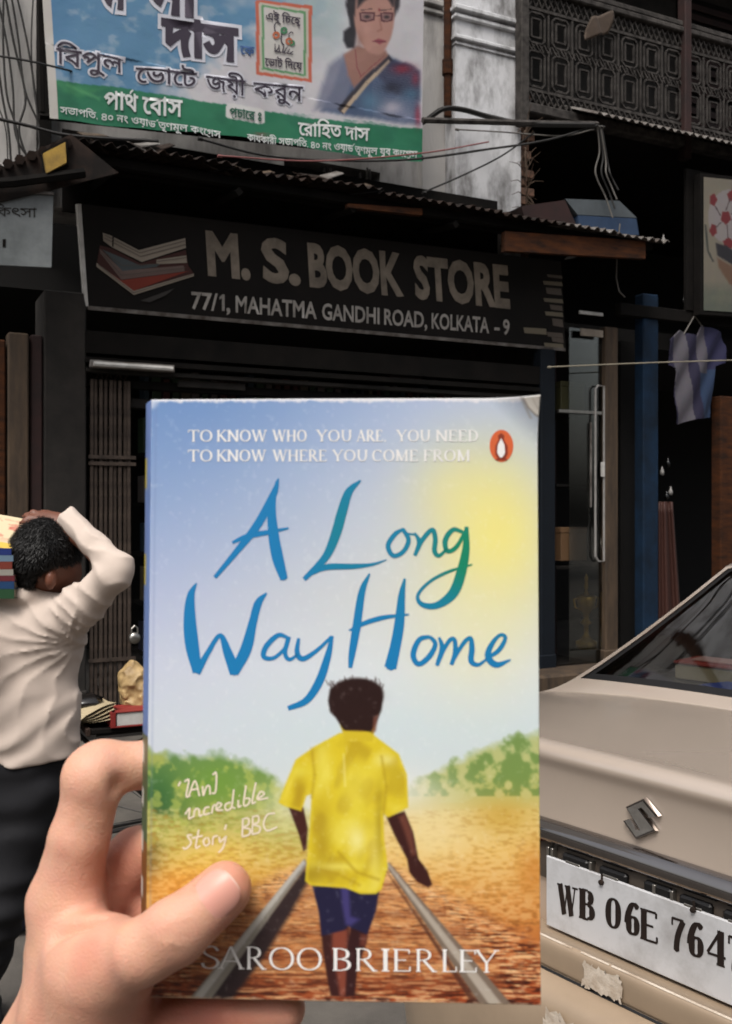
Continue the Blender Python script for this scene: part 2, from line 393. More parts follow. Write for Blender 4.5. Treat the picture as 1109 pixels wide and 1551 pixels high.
# ------------------------------------------------------------------ painted print on a fine grid (photo-sized units)
def srgb2lin(c): return np.where(c <= .04045, c / 12.92, ((np.clip(c, 0, 1) + .055) / 1.055) ** 2.4)
class Canvas:
    def __init__(s, u0, v0, u1, v1, step, base='#808080'):
        s.w = int((u1 - u0) / step) + 1; s.h = int((v1 - v0) / step) + 1
        s.u = np.linspace(u0, u1, s.w); s.v = np.linspace(v0, v1, s.h); s.U, s.V = np.meshgrid(s.u, s.v)
        s.C = np.ones((s.h, s.w, 3)) * s.c(base); s.step = step
    def c(s, h): h = h.lstrip('#'); return np.array([int(h[i:i + 2], 16) for i in (0, 2, 4)]) / 255.
    def mix(s, a, col):
        col = s.c(col) if isinstance(col, str) else col
        s.C = s.C * (1 - a[..., None]) + col * a[..., None]
    def gauss(s, u, v, ru, rv, col, k=1., p=2.):
        d = (np.abs((s.U - u) / ru) ** p + np.abs((s.V - v) / rv) ** p); s.mix(k * np.exp(-d), col)
    def sd(s, pts, sl=None):
        U, Vv = (s.U, s.V) if sl is None else (s.U[sl], s.V[sl])
        pts = np.array(pts, float); ins = np.zeros(U.shape, bool); d = np.full(U.shape, 1e9)
        for (x0, y0), (x1, y1) in zip(pts, np.roll(pts, -1, 0)):
            dx, dy = x1 - x0, y1 - y0; t = np.clip(((U - x0) * dx + (Vv - y0) * dy) / max(1e-9, dx * dx + dy * dy), 0, 1)
            d = np.minimum(d, (U - x0 - t * dx) ** 2 + (Vv - y0 - t * dy) ** 2)
            if y0 != y1: ins ^= ((y0 > Vv) != (y1 > Vv)) & (U < dx * (Vv - y0) / (y1 - y0) + x0)
        d = np.sqrt(d); return np.where(ins, -d, d)
    def poly(s, pts, col, soft=1.2, smooth=False, k=1., warp=None):
        if smooth: pts = catmull(list(pts) + [pts[0]], 4)[:-1]
        pts = np.array(pts, float); m = soft * 2 + 4
        i0 = np.searchsorted(s.v, pts[:, 1].min() - m); i1 = np.searchsorted(s.v, pts[:, 1].max() + m)
        j0 = np.searchsorted(s.u, pts[:, 0].min() - m); j1 = np.searchsorted(s.u, pts[:, 0].max() + m)
        if i1 <= i0 or j1 <= j0: return
        sl = (slice(i0, i1), slice(j0, j1)); d = s.sd(pts, sl)
        if warp is not None: d = d + warp[sl]
        a = np.clip(.5 - d / (2 * soft), 0, 1) * k; a = a * a * (3 - 2 * a) if soft > 3 else a
        col = s.c(col) if isinstance(col, str) else col
        if getattr(col, 'ndim', 1) == 3: col = col[sl]
        s.C[sl] = s.C[sl] * (1 - a[..., None]) + col * a[..., None]
    def line(s, pts, w, col, soft=1., k=1.):
        """poly-line with (u, v) and width"""
        p = np.array(pts, float)
        for i in range(len(p) - 1):
            a, b = p[i, :2], p[i + 1, :2]; wa = p[i, 2] if p.shape[1] > 2 else w; wb = p[i + 1, 2] if p.shape[1] > 2 else w
            d = b - a; L = np.hypot(*d) + 1e-9; t = np.array([-d[1], d[0]]) / L
            s.poly([a + t * wa / 2, a - t * wa / 2, b - t * wb / 2, b + t * wb / 2], col, soft, k=k)
    def lin(s): return srgb2lin(np.clip(s.C, 0, 1))
def grid_faces(h, w):
    i = np.arange(h * w).reshape(h, w); return np.stack([i[:-1, :-1], i[1:, :-1], i[1:, 1:], i[:-1, 1:]], -1).reshape(-1, 4)

# ================================================================== MATERIALS
M_road = mat('asphalt', '#5d5852', rough=.9, scale=3, col2='#47433f', bump=.5, bscale=160, dist=.004)
M_pave = mat('paving_stone', '#5b564f', rough=.9, scale=2, col2='#3d3935', bump=.4, bscale=50)
M_wall = mat('old_plaster', '#aaa7a4', rough=.95, scale=2.2, col2='#43413f', bump=.6, bscale=22, dist=.012, stretch=(1, 1, .3), thr=(.48, .74))
M_wallw = mat('peeling_whitewash', '#c0c0c2', rough=.95, scale=3.6, col2='#4b4845', bump=.6, bscale=18, dist=.012, stretch=(1, 1, .45), thr=(.46, .68))
M_brick = mat('old_brick', '#7c5a48', rough=.95, scale=9, col2='#4b3930', bump=.5, dist=.006)
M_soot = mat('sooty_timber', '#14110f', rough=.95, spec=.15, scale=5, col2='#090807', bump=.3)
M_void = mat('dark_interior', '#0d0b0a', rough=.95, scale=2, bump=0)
M_rust = mat('rusty_tin', '#2f231d', rough=.85, spec=.2, scale=4, col2='#161210', bump=.4, thr=(.4, .6))
M_tin = mat('weathered_tin', '#77736f', rough=.6, scale=7, col2='#3a302a', bump=.3)
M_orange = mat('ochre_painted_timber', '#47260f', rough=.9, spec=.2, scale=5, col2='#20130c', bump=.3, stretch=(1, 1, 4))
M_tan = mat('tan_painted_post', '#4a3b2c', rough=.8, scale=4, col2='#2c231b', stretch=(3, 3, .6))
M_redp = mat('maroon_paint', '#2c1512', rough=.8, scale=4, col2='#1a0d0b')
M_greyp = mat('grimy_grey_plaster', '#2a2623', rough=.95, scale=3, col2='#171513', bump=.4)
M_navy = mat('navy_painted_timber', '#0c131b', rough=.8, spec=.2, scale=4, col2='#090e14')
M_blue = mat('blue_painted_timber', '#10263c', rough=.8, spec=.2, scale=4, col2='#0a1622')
M_iron = mat('grey_painted_iron', '#474340', rough=.8, spec=.2, scale=14, col2='#221f1d')
M_gate = mat('dusty_gate_steel', '#4d4139', rough=.7, scale=16, col2='#2e2621', metal=.3)
M_black = mat('black_rubber', '#131212', rough=.6, scale=20)
M_cable = mat('black_cable', '#1a1816', rough=.7, scale=20)
M_cableg = mat('grey_cable', '#5f5b56', rough=.7, scale=20)
M_steel = mat('bare_steel', '#9a9690', rough=.3, metal=.9, scale=20, var=.2)
M_chrome = mat('chrome', '#8f8a88', rough=.08, metal=1., scale=6, var=.15, bump=0)
M_gold = mat('gold_metal', '#e0b04a', rough=.35, metal=.7, scale=20)
M_board = mat('black_sign_board', '#171311', rough=.7, spec=.2, scale=2.5, col2='#0f0d0c', bump=.1)
M_signtxt = mat('faded_cream_print', '#867b6e', rough=.7, scale=5, col2='#4f473f', bump=0, thr=(.4, .75))
M_signtx2 = mat('grey_white_print', '#a7a29c', rough=.7, scale=9, col2='#807b76', bump=0)
M_white = mat('dusty_white_paint', '#c9c7c3', rough=.7, scale=6, col2='#a3a09c')
M_tin2 = mat('dull_aluminium', '#8d8a87', rough=.6, scale=12, var=.3)
M_glassdark = mat('shop_glass', '#0a0a0a', rough=.06, spec=.5, scale=2, bump=0)

def glass_mat(name, tint, a):
    m = bpy.data.materials.new(name); m.use_nodes = True; n = m.node_tree.nodes; l = m.node_tree.links; n.remove(n['Principled BSDF'])
    tr = n.new('ShaderNodeBsdfTransparent'); tr.inputs[0].default_value = (*tint, 1); gl = n.new('ShaderNodeBsdfGlossy'); gl.inputs['Roughness'].default_value = .03
    fr_ = n.new('ShaderNodeFresnel'); fr_.inputs[0].default_value = 1.5; mx = n.new('ShaderNodeMixShader')
    mr = n.new('ShaderNodeMath'); mr.operation = 'MULTIPLY_ADD'; mr.inputs[1].default_value = 1.; mr.inputs[2].default_value = a
    l.new(fr_.outputs[0], mr.inputs[0]); l.new(mr.outputs[0], mx.inputs[0]); l.new(tr.outputs[0], mx.inputs[1]); l.new(gl.outputs[0], mx.inputs[2]); l.new(mx.outputs[0], n['Material Output'].inputs[0]); MATS[name] = m; return m
M_pane = glass_mat('clear_pane', (.8, .82, .8), .0)

# ================================================================== THE SETTING
FAC = Frame(Matrix.Translation((1.632, 8.3, 0)) @ Matrix.Rotation(math.atan2(.445, .895), 4, 'Z'))
def fs(u, o, v=775.5): return FAC.plane(u, v, -o).x
def fz(u, v, o): return FAC.plane(u, v, -o).z
def fp(u, v, o): return FAC.plane(u, v, -o)
g = MB(); g.add([(-90, -90, 0), (90, -90, 0), (90, 90, 0), (-90, 90, 0)], [(0, 1, 2, 3)])
struct('road', g, M_road)
pv = MB(); pv.box(-9, 12, -2.0, 6, -.3, .13)
struct('pavement', pv, M_pave, FAC)
kb = MB(); kb.box(-.5, .5, -.09, .09, -.25, .15, .012)
kbm = mesh_from('kerb_stone', kb.v, kb.f, M_pave)
for i in range(18):
    k = link(kbm, 'kerb_stone'); k.matrix_world = FAC.M @ Matrix.Translation((-8 + i * 1.012, -2.1 + random.uniform(-.006, .006), 0)); k['kind'] = 'structure'

# ---- the old building over the shops
B = thing('building', 'old grey and whitewashed masonry building with peeling plaster above the shop fronts', 'building', (0, .3, 0), FAC)
def zc(u, v, o): return fz(u, v, o)
up = MB(); xl, xr = -11.0, fs(640, .35)
zt = 9.5; zb = 3.75
xo0, xo1 = fs(430, -.35), fs(576, -.35); zo = fz(440, 238, -.35)
up.box(xl, xo0, .35, .75, zb, zt); up.box(xo0, xo1, .35, .75, zo, zt); up.box(xo1, fs(693, -.35), .35, .75, zb, zt)
part('wall', up, M_wall, B)
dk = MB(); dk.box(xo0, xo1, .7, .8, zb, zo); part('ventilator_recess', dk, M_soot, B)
for i in range(9):
    u = 470 + i * 12; b = MB(); x = fs(u, -.3); b.tube([(x, .3, zb), (x + random.uniform(-.05, .05), .28, fz(u, 268 + random.uniform(-14, 10), -.3))], .009, 5); part('iron_bar', b, M_iron, B)
pr = MB(); pr.box(fs(60, -.2), fs(78, -.2), .2, .36, zb, zt); part('drain_chase', pr, M_soot, B)
pr = MB(); pr.box(fs(640, -.28), fs(689, -.28), .28, .36, zb, zt); part('grey_pilaster', pr, M_wall, B)
x0, x1 = fs(690, -.12), fs(789, -.12)
pr = MB(); pr.box(x0, x1, .12, .9, 3.3, zt); part('white_pilaster', pr, M_wallw, B)
for vv, ex, hh in ((8, .05, .035), (20, .03, .03), (52, .035, .03), (62, .015, .018)):
    z = fz(690, vv, -.1); c = MB(); c.box(x0 - ex * .6, x1 + ex, .12 - ex, .5, z - hh, z + hh * .2, .008); part('moulding', c, M_wallw, B)
    if vv < 50:
        c = MB(); z = fz(650, vv - 8, -.25); c.box(fs(640, -.27), x0 - ex * .6 - .003, .28 - ex, .4, z - hh, z + hh * .2, .008); part('moulding', c, M_wall, B)
bk = MB(); bk.box(-.11, .11, -.06, .06, -.033, .033, .006); bkm = mesh_from('brick', bk.v, bk.f, M_brick)
z = 3.55; r = 0
while z < 5.15:
    for q in range(2):
        o = link(bkm, 'brick', B); o.location = Vector((x1 + .05 + random.uniform(-.035, .02) - (r % 2) * .05, .22 + q * .2 + random.uniform(-.02, .02), z)) - Vector((0, .3, 0)); o.rotation_euler = (random.uniform(-.04, .04), random.uniform(-.03, .03), random.uniform(-.12, .12))
    z += .079; r += 1
# corroded rain pipe on the grey pilaster
rp_ = MB(); xx = fs(681, -.15); rp_.tube([(xx, .18, fz(681, 175, -.15)), (xx, .18, 9)], .032, 10); rp_.tube([(xx, .18, fz(681, 100, -.15) - .06), (xx, .18, fz(681, 100, -.15) + .06)], .045, 10)
t = thing('rain_pipe', 'rusty brown rain pipe running down beside the white pilaster', 'pipe', (xx, .18, 4.5), FAC); part('pipe', rp_, M_orange, t, smooth=False)
# interior, lower storey
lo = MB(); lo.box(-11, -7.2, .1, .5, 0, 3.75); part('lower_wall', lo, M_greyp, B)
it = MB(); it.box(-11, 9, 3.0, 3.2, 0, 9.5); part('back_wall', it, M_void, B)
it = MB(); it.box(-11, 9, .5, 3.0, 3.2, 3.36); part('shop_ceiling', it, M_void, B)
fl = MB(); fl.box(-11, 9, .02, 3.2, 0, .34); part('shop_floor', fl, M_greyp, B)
sl = MB(); sl.box(x1 + .02, 9, .1, 3.0, 4.95, 5.1); part('balcony_floor', sl, M_soot, B)
sl = MB(); sl.box(x1 + .3, 9, 1.9, 2.1, 5.1, 9.5); part('veranda_wall', sl, M_greyp, B)
sl = MB(); sl.box(x1 + .02, 9, .0, 3.0, 8.1, 8.25); part('veranda_ceiling', sl, M_soot, B)
for xw in (3.1, 5.4):
    sh = MB(); sh.box(xw, xw + 1.1, 1.86, 1.9, 5.3, 7.6, .01); w_ = part('shutter', sh, M_soot, B)
    for k in range(18):
        s2 = MB(); s2.box(xw + .08, xw + 1.02, 1.83, 1.858, 5.4 + k * .12, 5.47 + k * .12); part('louvre', s2, M_redp, w_)

# ---- balcony with ornamental iron railing
BY = .05
def bz(u, v): return FAC.plane(u, v, BY)
za, zt2 = bz(850, 168).z, bz(894, 0).z
bx0 = bz(792, 100).x; bx1 = 7.2
BAL = thing('balcony', 'balcony with dark ornamental cast iron railing of nested rectangles and lattice bands', 'balcony', (bx0, BY, za), FAC)
rl = MB(); rl.box(bx0, bx1, BY - .045, BY + .045, zt2 - .07, zt2 - .02, .01); rl.box(bx0, bx1, BY - .03, BY + .03, zt2 - .012, zt2 + .04, .01); part('top_rail', rl, M_iron, BAL)
rl = MB(); rl.box(bx0, bx1, BY - .05, BY + .06, za - .09, za - .005, .01); part('bottom_rail', rl, M_iron, BAL)
H = zt2 - .08 - za
zA, zB, zC = za + .13 * H, za + .52 * H, za + .86 * H
for zz, q in ((zA, .012), (zC, .012)):
    rl = MB(); rl.box(bx0, bx1, BY - .012, BY + .012, zz - q, zz + q); part('mid_rail', rl, M_iron, BAL)
PW = .50
pm = MB()
def bar(mb, x0, z0, x1, z1, w=.010, y=0.):
    d = Vector((x1 - x0, 0, z1 - z0)); t = Vector((-d.z, 0, d.x)).normalized() * w
    a = [Vector((x0, y, z0)), Vector((x1, y, z1))]
    t = t * .72; q = [a[0] + t, a[0] - t, a[1] - t, a[1] + t]; dy = Vector((0, .008, 0))
    mb.add([*[p - dy for p in q], *[p + dy for p in q]], [(0, 1, 2, 3), (7, 6, 5, 4), (0, 4, 5, 1), (1, 5, 6, 2), (2, 6, 7, 3), (3, 7, 4, 0)])
def ring(mb, pts, w=.009, y=0.):
    for a, b in zip(pts, pts[1:] + pts[:1]): bar(mb, *a, *b, w=w, y=y)
def rect(cx, cz, a, b): return [(cx - a, cz - b), (cx + a, cz - b), (cx + a, cz + b), (cx - a, cz + b)]
def octo(cx, cz, a, b, c): return [(cx - a, cz - b + c), (cx - a + c, cz - b), (cx + a - c, cz - b), (cx + a, cz - b + c), (cx + a, cz + b - c), (cx + a - c, cz + b), (cx - a + c, cz + b), (cx - a, cz + b - c)]
hA, hC, hB = zA - za, zC - za, zB - za
for k in range(8):      # lattice bands
    x = k * PW / 8
    for a, b in ((0.002, hA - .012), (hC + .012, H - .002)):
        bar(pm, x, a, x + PW / 8, b, .0075, .004); bar(pm, x, b, x + PW / 8, a, .0075, -.006)
for (zl, zh) in ((hA + .03, hB - .035), (hB + .035, hC - .03)):
    cz = (zl + zh) / 2; hh = (zh - zl) / 2
    ring(pm, octo(PW * .27, cz, .085, hh, .03)); ring(pm, rect(PW * .27, cz, .048, hh * .62), y=.003)
    ring(pm, octo(PW * .77, cz, .085, hh, .03), y=.001); ring(pm, rect(PW * .77, cz, .048, hh * .62), y=-.003)
    for c in (.02, .52, 1.0): bar(pm, PW * c, zl - .02, PW * c, zh + .02, .007)
for k in range(6):      # zigzag chain at mid height
    x = k * PW / 6
    bar(pm, x, hB - .03, x + PW / 12, hB + .03, .008, .006); bar(pm, x + PW / 12, hB + .03, x + PW / 6, hB - .03, .008, -.004); bar(pm, x, hB + .03, x + PW / 12, hB - .03, .008, .002)
for cx in (.27, .77):   # small scrolls
    for cz in (hA + .02, hC - .02):
        for s in (-1, 1):
            pts = [(PW * cx + s * (.012 + .028 * math.cos(a)), 0, cz + .022 * math.sin(a)) for a in np.linspace(0, 5, 8)]
            pm.tube(pts, .006, 4)
pmm = mesh_from('railing_panel', pm.v, pm.f, M_iron)
n = int((bx1 - bx0) / PW)
for i in range(n):
    o = link(pmm, 'railing_panel', BAL); o.location = (i * PW, 0, 0)
for u in (790, 1036):
    x = bz(u, 100).x; ps = MB(); ps.box(x - .04, x + .04, BY - .06, BY + .04, za - .2, zt2 + (1.9 if u > 800 else .0), .008); part('post', ps, M_redp if u > 800 else M_iron, BAL)
# a rag caught in the railing
def cloth_grid(fn, nu, nv): 
    V = np.array([fn(i / (nu - 1), j / (nv - 1)) for j in range(nv) for i in range(nu)]); return V, grid_faces(nv, nu)
rg = bz(893, 40)
V, F_ = cloth_grid(lambda a, b: (rg.x - .09 + .26 * a + .05 * b, BY - .05 + .03 * math.sin(9 * a + 4 * b), rg.z - .16 + .2 * b + .12 * a), 14, 8)
t = thing('rag', 'tan rag caught on the balcony railing below the top rail', 'rag', (rg.x, BY, rg.z), FAC)
o = link(mesh_from('cloth', V - np.array(rg)[None] + np.array((0, rg.y - BY, 0)), F_, mat('tan_rag', '#4a3d33', scale=20), True), 'cloth', t); m_ = o.modifiers.new('s', 'SOLIDIFY'); m_.thickness = .008
# ---- thin tin sheet under the balcony (right)
def corr_sheet(x0, x1, y0, z0, y1, z1, pitch=.085, amp=.013, th=.003, seg=8, jag=0.):
    """corrugated sheet: waves run from (y0, z0) to (y1, z1)"""
    n = int((x1 - x0) / pitch * seg) + 1; mb = MB(); vs = []
    for i in range(n + 1):
        x = x0 + (x1 - x0) * i / n; w = amp * math.cos(2 * math.pi * x / pitch); j = random.uniform(-jag, jag)
        for (y, z) in ((y0 + j, z0), ((y0 + y1) / 2, (z0 + z1) / 2), (y1, z1)):
            vs.append((x, y, z + w))
    m = len(vs); vs += [(x, y, z - th) for x, y, z in vs]; fs_ = []
    for i in range(n):
        for k in (0, 1):
            a = i * 3 + k; fs_ += [(a, a + 3, a + 4, a + 1), (m + a + 1, m + a + 4, m + a + 3, m + a)]
        fs_ += [(i * 3, m + i * 3, m + i * 3 + 3, i * 3 + 3), (i * 3 + 2, i * 3 + 5, m + i * 3 + 5, m + i * 3 + 2)]
    return mb.add(vs, fs_)
O2 = .30
zr = fz(1000, 192, O2); xa, xb = fs(905, O2), 6.4
T2 = thing('tin_canopy', 'corrugated tin canopy under the balcony railing at the right', 'canopy', (xa, 0, zr), FAC)
for i in range(4):
    a = xa + (xb - xa) / 4 * i; cs = corr_sheet(a, a + (xb - xa) / 4 + .05, -O2, zr + i * .004, .15, zr + .22 + i * .004, jag=.006); part('tin_sheet', cs, M_tin, T2, label=None)
b = MB(); b.tube([tuple(fp(640, 182, O2 + .02)), tuple(fp(780, 186, O2 + .02)), tuple(fp(905, 188, O2 + .01))], .022, 6); part('support_rod', b, M_iron, T2)

# ---- main awning of corrugated tin over the book shop
O1 = .55
xa, xb = fs(95, O1), fs(1008, O1)
za1 = fz(95, 206, O1); zb1 = fz(1008, 366, O1)
AW = thing('awning', 'long rusty corrugated tin awning over the black book shop sign', 'awning', (xa, -O1, za1), FAC)
ns = 9
for i in range(ns):
    a = xa + (xb - xa) * i / ns; b_ = xa + (xb - xa) * (i + 1) / ns + .04
    z0 = za1 + (zb1 - za1) * (i + .5) / ns + (.006 if i % 2 else -.004) + random.uniform(-.006, .006)
    cs = corr_sheet(a, b_, -O1 + random.uniform(-.03, .02), z0, .14, z0 + .17, pitch=.082, amp=.014, jag=.012)
    part('tin_sheet', cs, M_tin if i > 6 else M_rust, AW)
b = MB(); b.box(xa + .1, fs(760, 0), .06, .09, fz(500, 372, -.06), min(za1, zb1) + .33); part('shade_panel', b, M_soot, AW)  # dark panel added to stand for the shade between awning and sign
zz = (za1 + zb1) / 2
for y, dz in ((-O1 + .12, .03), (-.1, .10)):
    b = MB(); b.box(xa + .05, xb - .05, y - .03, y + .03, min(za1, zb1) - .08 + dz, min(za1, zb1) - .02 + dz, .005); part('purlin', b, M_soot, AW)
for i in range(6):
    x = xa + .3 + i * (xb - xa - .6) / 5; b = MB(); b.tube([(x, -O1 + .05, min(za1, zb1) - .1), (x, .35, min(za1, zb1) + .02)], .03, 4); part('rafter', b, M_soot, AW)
for (u0, u1, v0, v1, nm) in ((765, 978, 350, 392, 0), (527, 640, 308, 326, 1)):
    p0, p1 = fp(u0, v0, O1 - .04), fp(u1, v0 + (u1 - u0) * .07, O1 - .04); q0 = fp(u0, v1 - 12, O1 - .04); q1 = fp(u1, v1, O1 - .04)
    b = MB(); b.quadpatch([p0, q0, q1, p1], .05, (0, -1, 0)); part('fascia_board', b, M_orange, AW, label='ochre painted board')
# loose litter, sacks and sticks lying along the awning edge
for i in range(26):
    u = random.uniform(120, 560); p = fp(u, 0, O1 - random.uniform(.05, .3)); z = za1 + (zb1 - za1) * (p.x - xa) / (xb - xa) + .05
    mb = MB(); L = random.uniform(.05, .16); a = random.uniform(-.6, .6); mb.quadpatch([(p.x, p.y, z), (p.x + L, p.y + .03, z + a * L), (p.x + L * .9, p.y + .12, z + a * L + .04), (p.x - .02, p.y + .1, z + .05)], .006, (0, 0, 1))
    o = part('debris', mb, [M_rust, M_tan, M_tin][i % 3], AW)
# box on the awning at right
p = fp(880, 330, .2)
SBX = thing('crate', 'maroon crate with pale blue panel lying on the awning below the balcony', 'crate', p, FAC)
def slab_uv(pts, o, th, m, parent, nm, **k):
    b = MB(); b.quadpatch([fp(u, v, o) for u, v in pts], th, (0, -1, 0)); return part(nm, b, m, parent, **k)
slab_uv([(790, 312), (800, 352), (880, 356), (856, 303)], .25, .3, M_redp, SBX, 'end_panel')
slab_uv([(856, 301), (875, 325), (965, 330), (938, 304)], .255, .25, mat('pale_lid', '#4a5054', scale=8), SBX, 'lid')
slab_uv([(876, 326), (878, 352), (968, 356), (964, 331)], .26, .2, mat('faded_blue_panel', '#263a55', scale=8), SBX, 'side_panel')

# ---- left awning, gable sheet, yellow lamp box, clinic sign
O3 = .62
LA = thing('lean_to_roof', 'rusty brown lean-to roof edge at the left above the pale clinic sign', 'roof', fp(50, 250, O3), FAC)
slab_uv([(-160, 330), (-160, 345), (180, 262), (108, 203)], O3, .02, M_rust, LA, 'gable_sheet')
for i in range(10):
    u = -60 + i * 18; cs = MB(); a = fp(u, 252 - u * .35, O3 + .03); mb = MB(); mb.tube([tuple(a), (a.x + .1, a.y + .6, a.z + .18)], .03, 6); part('tin_rib', mb, M_rust, LA)
b = MB(); a = fp(-100, 283, O3 + .05); c = fp(128, 262, O3 + .05); b.tube([tuple(a), tuple(fp(20, 276, O3 + .05)), tuple(c)], .03, 6); part('edge_rail', b, M_soot, LA)
YB = thing('lamp_box', 'small yellow panel box under the peak of the left roof', 'lamp box', fp(84, 240, O3 + .06), FAC)
slab_uv([(66, 232), (71, 262), (101, 246), (99, 215)], O3 + .08, .05, mat('yellow_enamel', '#a98838', scale=8, col2='#7a6230'), YB, 'panel')
slab_uv([(63, 229), (68, 266), (104, 249), (102, 210)], O3 + .045, .05, M_soot, YB, 'frame')
CL = thing('clinic_sign', 'pale grey hanging sign board with Bengali word at the left edge', 'sign', fp(40, 340, .6), FAC)
slab_uv([(-70, 282), (-70, 398), (78, 405), (81, 293)], .6, .02, mat('pale_enamel', '#75797a', scale=3, col2='#565a5b'), CL, 'board')
slab_uv([(-73, 279), (-73, 284), (82, 295), (82, 291)], .615, .035, M_tin, CL, 'top_edge')

# ---- the row of houses across the street, behind the photographer
OPP = Frame(FAC.M @ Matrix.Translation((0, -15.5, 0)))
for i, (x0, x1, h, c) in enumerate(((-16, -7.5, 8.2, '#6d675e'), (-7.4, 1.0, 9.0, '#7a6f62'), (1.1, 9.5, 7.6, '#66625f'))):
    t = thing('house', ('grey plastered house across the street behind the viewer, left one', 'tallest buff house across the street behind the viewer', 'low grey house across the street behind the viewer, right one')[i], 'house', (x0, 0, 0), OPP)
    b = MB(); b.box(x0, x1, -6, 0, 0, h, .05); part('wall', b, mat('far_plaster_%s' % 'abc'[i], c, rough=.95, scale=1.5, bump=.3), t)
    b = MB(); b.box(x0 - .1, x1 + .1, -.0, .25, h - .4, h - .15, .02); part('cornice', b, M_wall, t)
    for k in range(4):
        for l_ in range(2):
            x = x0 + 1.0 + k * 2.0; z = 4.0 + l_ * 2.4 if l_ * 2.4 + 5.5 < h else None
            if z is None: continue
            b = MB(); b.box(x - .5, x + .5, .003, .05, z, z + 1.4, .01); w_ = part('window', b, M_soot, t); b = MB(); b.box(x - .6, x + .6, .0, .14, z - .1, z - .003, .01); part('sill', b, M_wall, t)
    for k in range(2):
        b = MB(); x = x0 + .5 + k * 4.0; b.box(x, x + 3.2, .003, .06, .1, 2.6, .01); part('shutter', b, M_greyp, t)

# print helpers on any plane of a frame
def put_print(name, contours, m, parent, frame, mapf, off, disp=None, col=None, lift=.003, label=None):
    v, f = fill_contours(contours)
    pts = np.array([mapf(a, b) for a, b in v]); lc = np.array(loc_of(parent))
    if disp is not None: pts = disp(pts)
    c = None if col is None else np.array([col(a, b) for a, b in v])
    return link(mesh_from(name, pts - lc, f, m, False, c), name, parent, label)
def face_out(o, d):
    me = o.data; n = sum((p.normal * p.area for p in me.polygons), Vector())
    if n.dot(Vector(d)) < 0: me.flip_normals()
    return o
def run_text(cs, p0, p1, h, capH=None, slant=0., w0=None):
    """contours -> (u, v) pixel contours with baseline p0->p1 and cap height h"""
    x0, x1, y0, y1 = bbox(cs); 
    if w0: x0, x1 = w0
    capH = capH or y1; p0 = np.array(p0, float); p1 = np.array(p1, float); d = p1 - p0
    out = []
    for c in cs:
        a = (c[:, 0] - x0) / (x1 - x0); b = c[:, 1] / capH
        out.append(np.stack([p0[0] + d[0] * a + slant * b * h, p0[1] + d[1] * a - b * h], 1))
    return out
def fmap(o): return lambda a, b: tuple(fp(a, b, o))

face_out(put_print('lettering', run_text(sans('িচিকৎসা', .0), (-34, 326), (56, 329), 15, .72), M_greyp, CL, FAC, fmap(.603), 0), (0, -1, 0))
face_out(put_print('lettering', run_text(sans('।', .01), (4, 374), (9, 374), 12), M_soot, CL, FAC, fmap(.603), 0), (0, -1, 0))

# ---- black book shop sign, leaning out at the top
A_, B_ = fp(130, 462, 0.0), fp(855, 526, 0.0)
ex = (B_ - A_).normalized(); tl = R(13); ez = Vector((0, -math.sin(tl), math.cos(tl))); ez = (ez - ex * ez.dot(ex)).normalized(); ey = ez.cross(ex)
Ms = Matrix.Identity(4)
for i, a in enumerate((ex, ey, ez)):
    for j in range(3): Ms[j][i] = a[j]
    Ms[i][3] = A_[i]
SGF = Frame(FAC.M @ Ms)
def sp(u, v, lift=0.): return SGF.plane(u, v, -lift)
def smap(l): return lambda a, b: tuple(sp(a, b, l))
SI = thing('shop_sign', 'black book shop sign board with cream capitals and a drawing of stacked books', 'sign', sp(130, 462), SGF)
b = MB(); b.quadpatch([sp(121, 308), sp(132, 463), sp(857, 527), sp(850, 396)], .05, (0, -1, 0)); part('board', b, M_board, SI)
b = MB(); b.quadpatch([sp(117, 309, .004), sp(129, 464, .004), sp(134, 464, .004), sp(123, 309, .004)], .07, (0, -1, 0)); part('edge_strip', b, M_white, SI)
b = MB(); b.quadpatch([sp(133, 463, .006), sp(133, 469, .006), sp(857, 532, .006), sp(857, 527.5, .006)], .06, (0, -1, 0)); part('bottom_strip', b, M_tin, SI)
def base1(u): return 414 + (u - 318) * .111
for w_, a, b2 in (('M.', 315, 380), ('S.', 398, 456), ('BOOK', 469, 612), ('STORE', 629, 773)):
    h = 62 - (a - 315) * .008
    face_out(put_print('lettering', run_text(sans(w_, .045), (a, base1(a)), (b2, base1(b2)), h, .695, slant=-.06), M_signtxt, SI, SGF, smap(.003), 0), (0, -1, 0))
def base2(u): return 467 + (u - 290) * .0825
for w_, a, b2 in (('77/1,', 290, 349), ('MAHATMA', 357, 480), ('GANDHI', 488, 575), ('ROAD,', 582, 647), ('KOLKATA', 654, 741), ('-', 749, 757), ('9', 762, 772)):
    cs = sans(w_, .022)
    if w_ == '77/1,':
        cs = sans('77/', .022); X_ = bbox(cs)[1] + .2; one = ccw([(0, 0), (.13, 0), (.13, .70), (.03, .70), (-.12, .57), (-.12, .46), (0, .53)]) + np.array((X_, 0)); cs = cs + [one] + [c + np.array((X_ + .2, 0)) for c in sans(',', .03)]
    hh = 25 - (a - 290) * .006
    face_out(put_print('lettering', run_text(cs, (a, base2(a)), (b2, base2(b2)), hh, .695), M_signtx2, SI, SGF, smap(.003), 0), (0, -1, 0))
z6 = lambda L: [(100 + x / 2.918, 320 + y / 2.918) for x, y in L]
c_ = plain
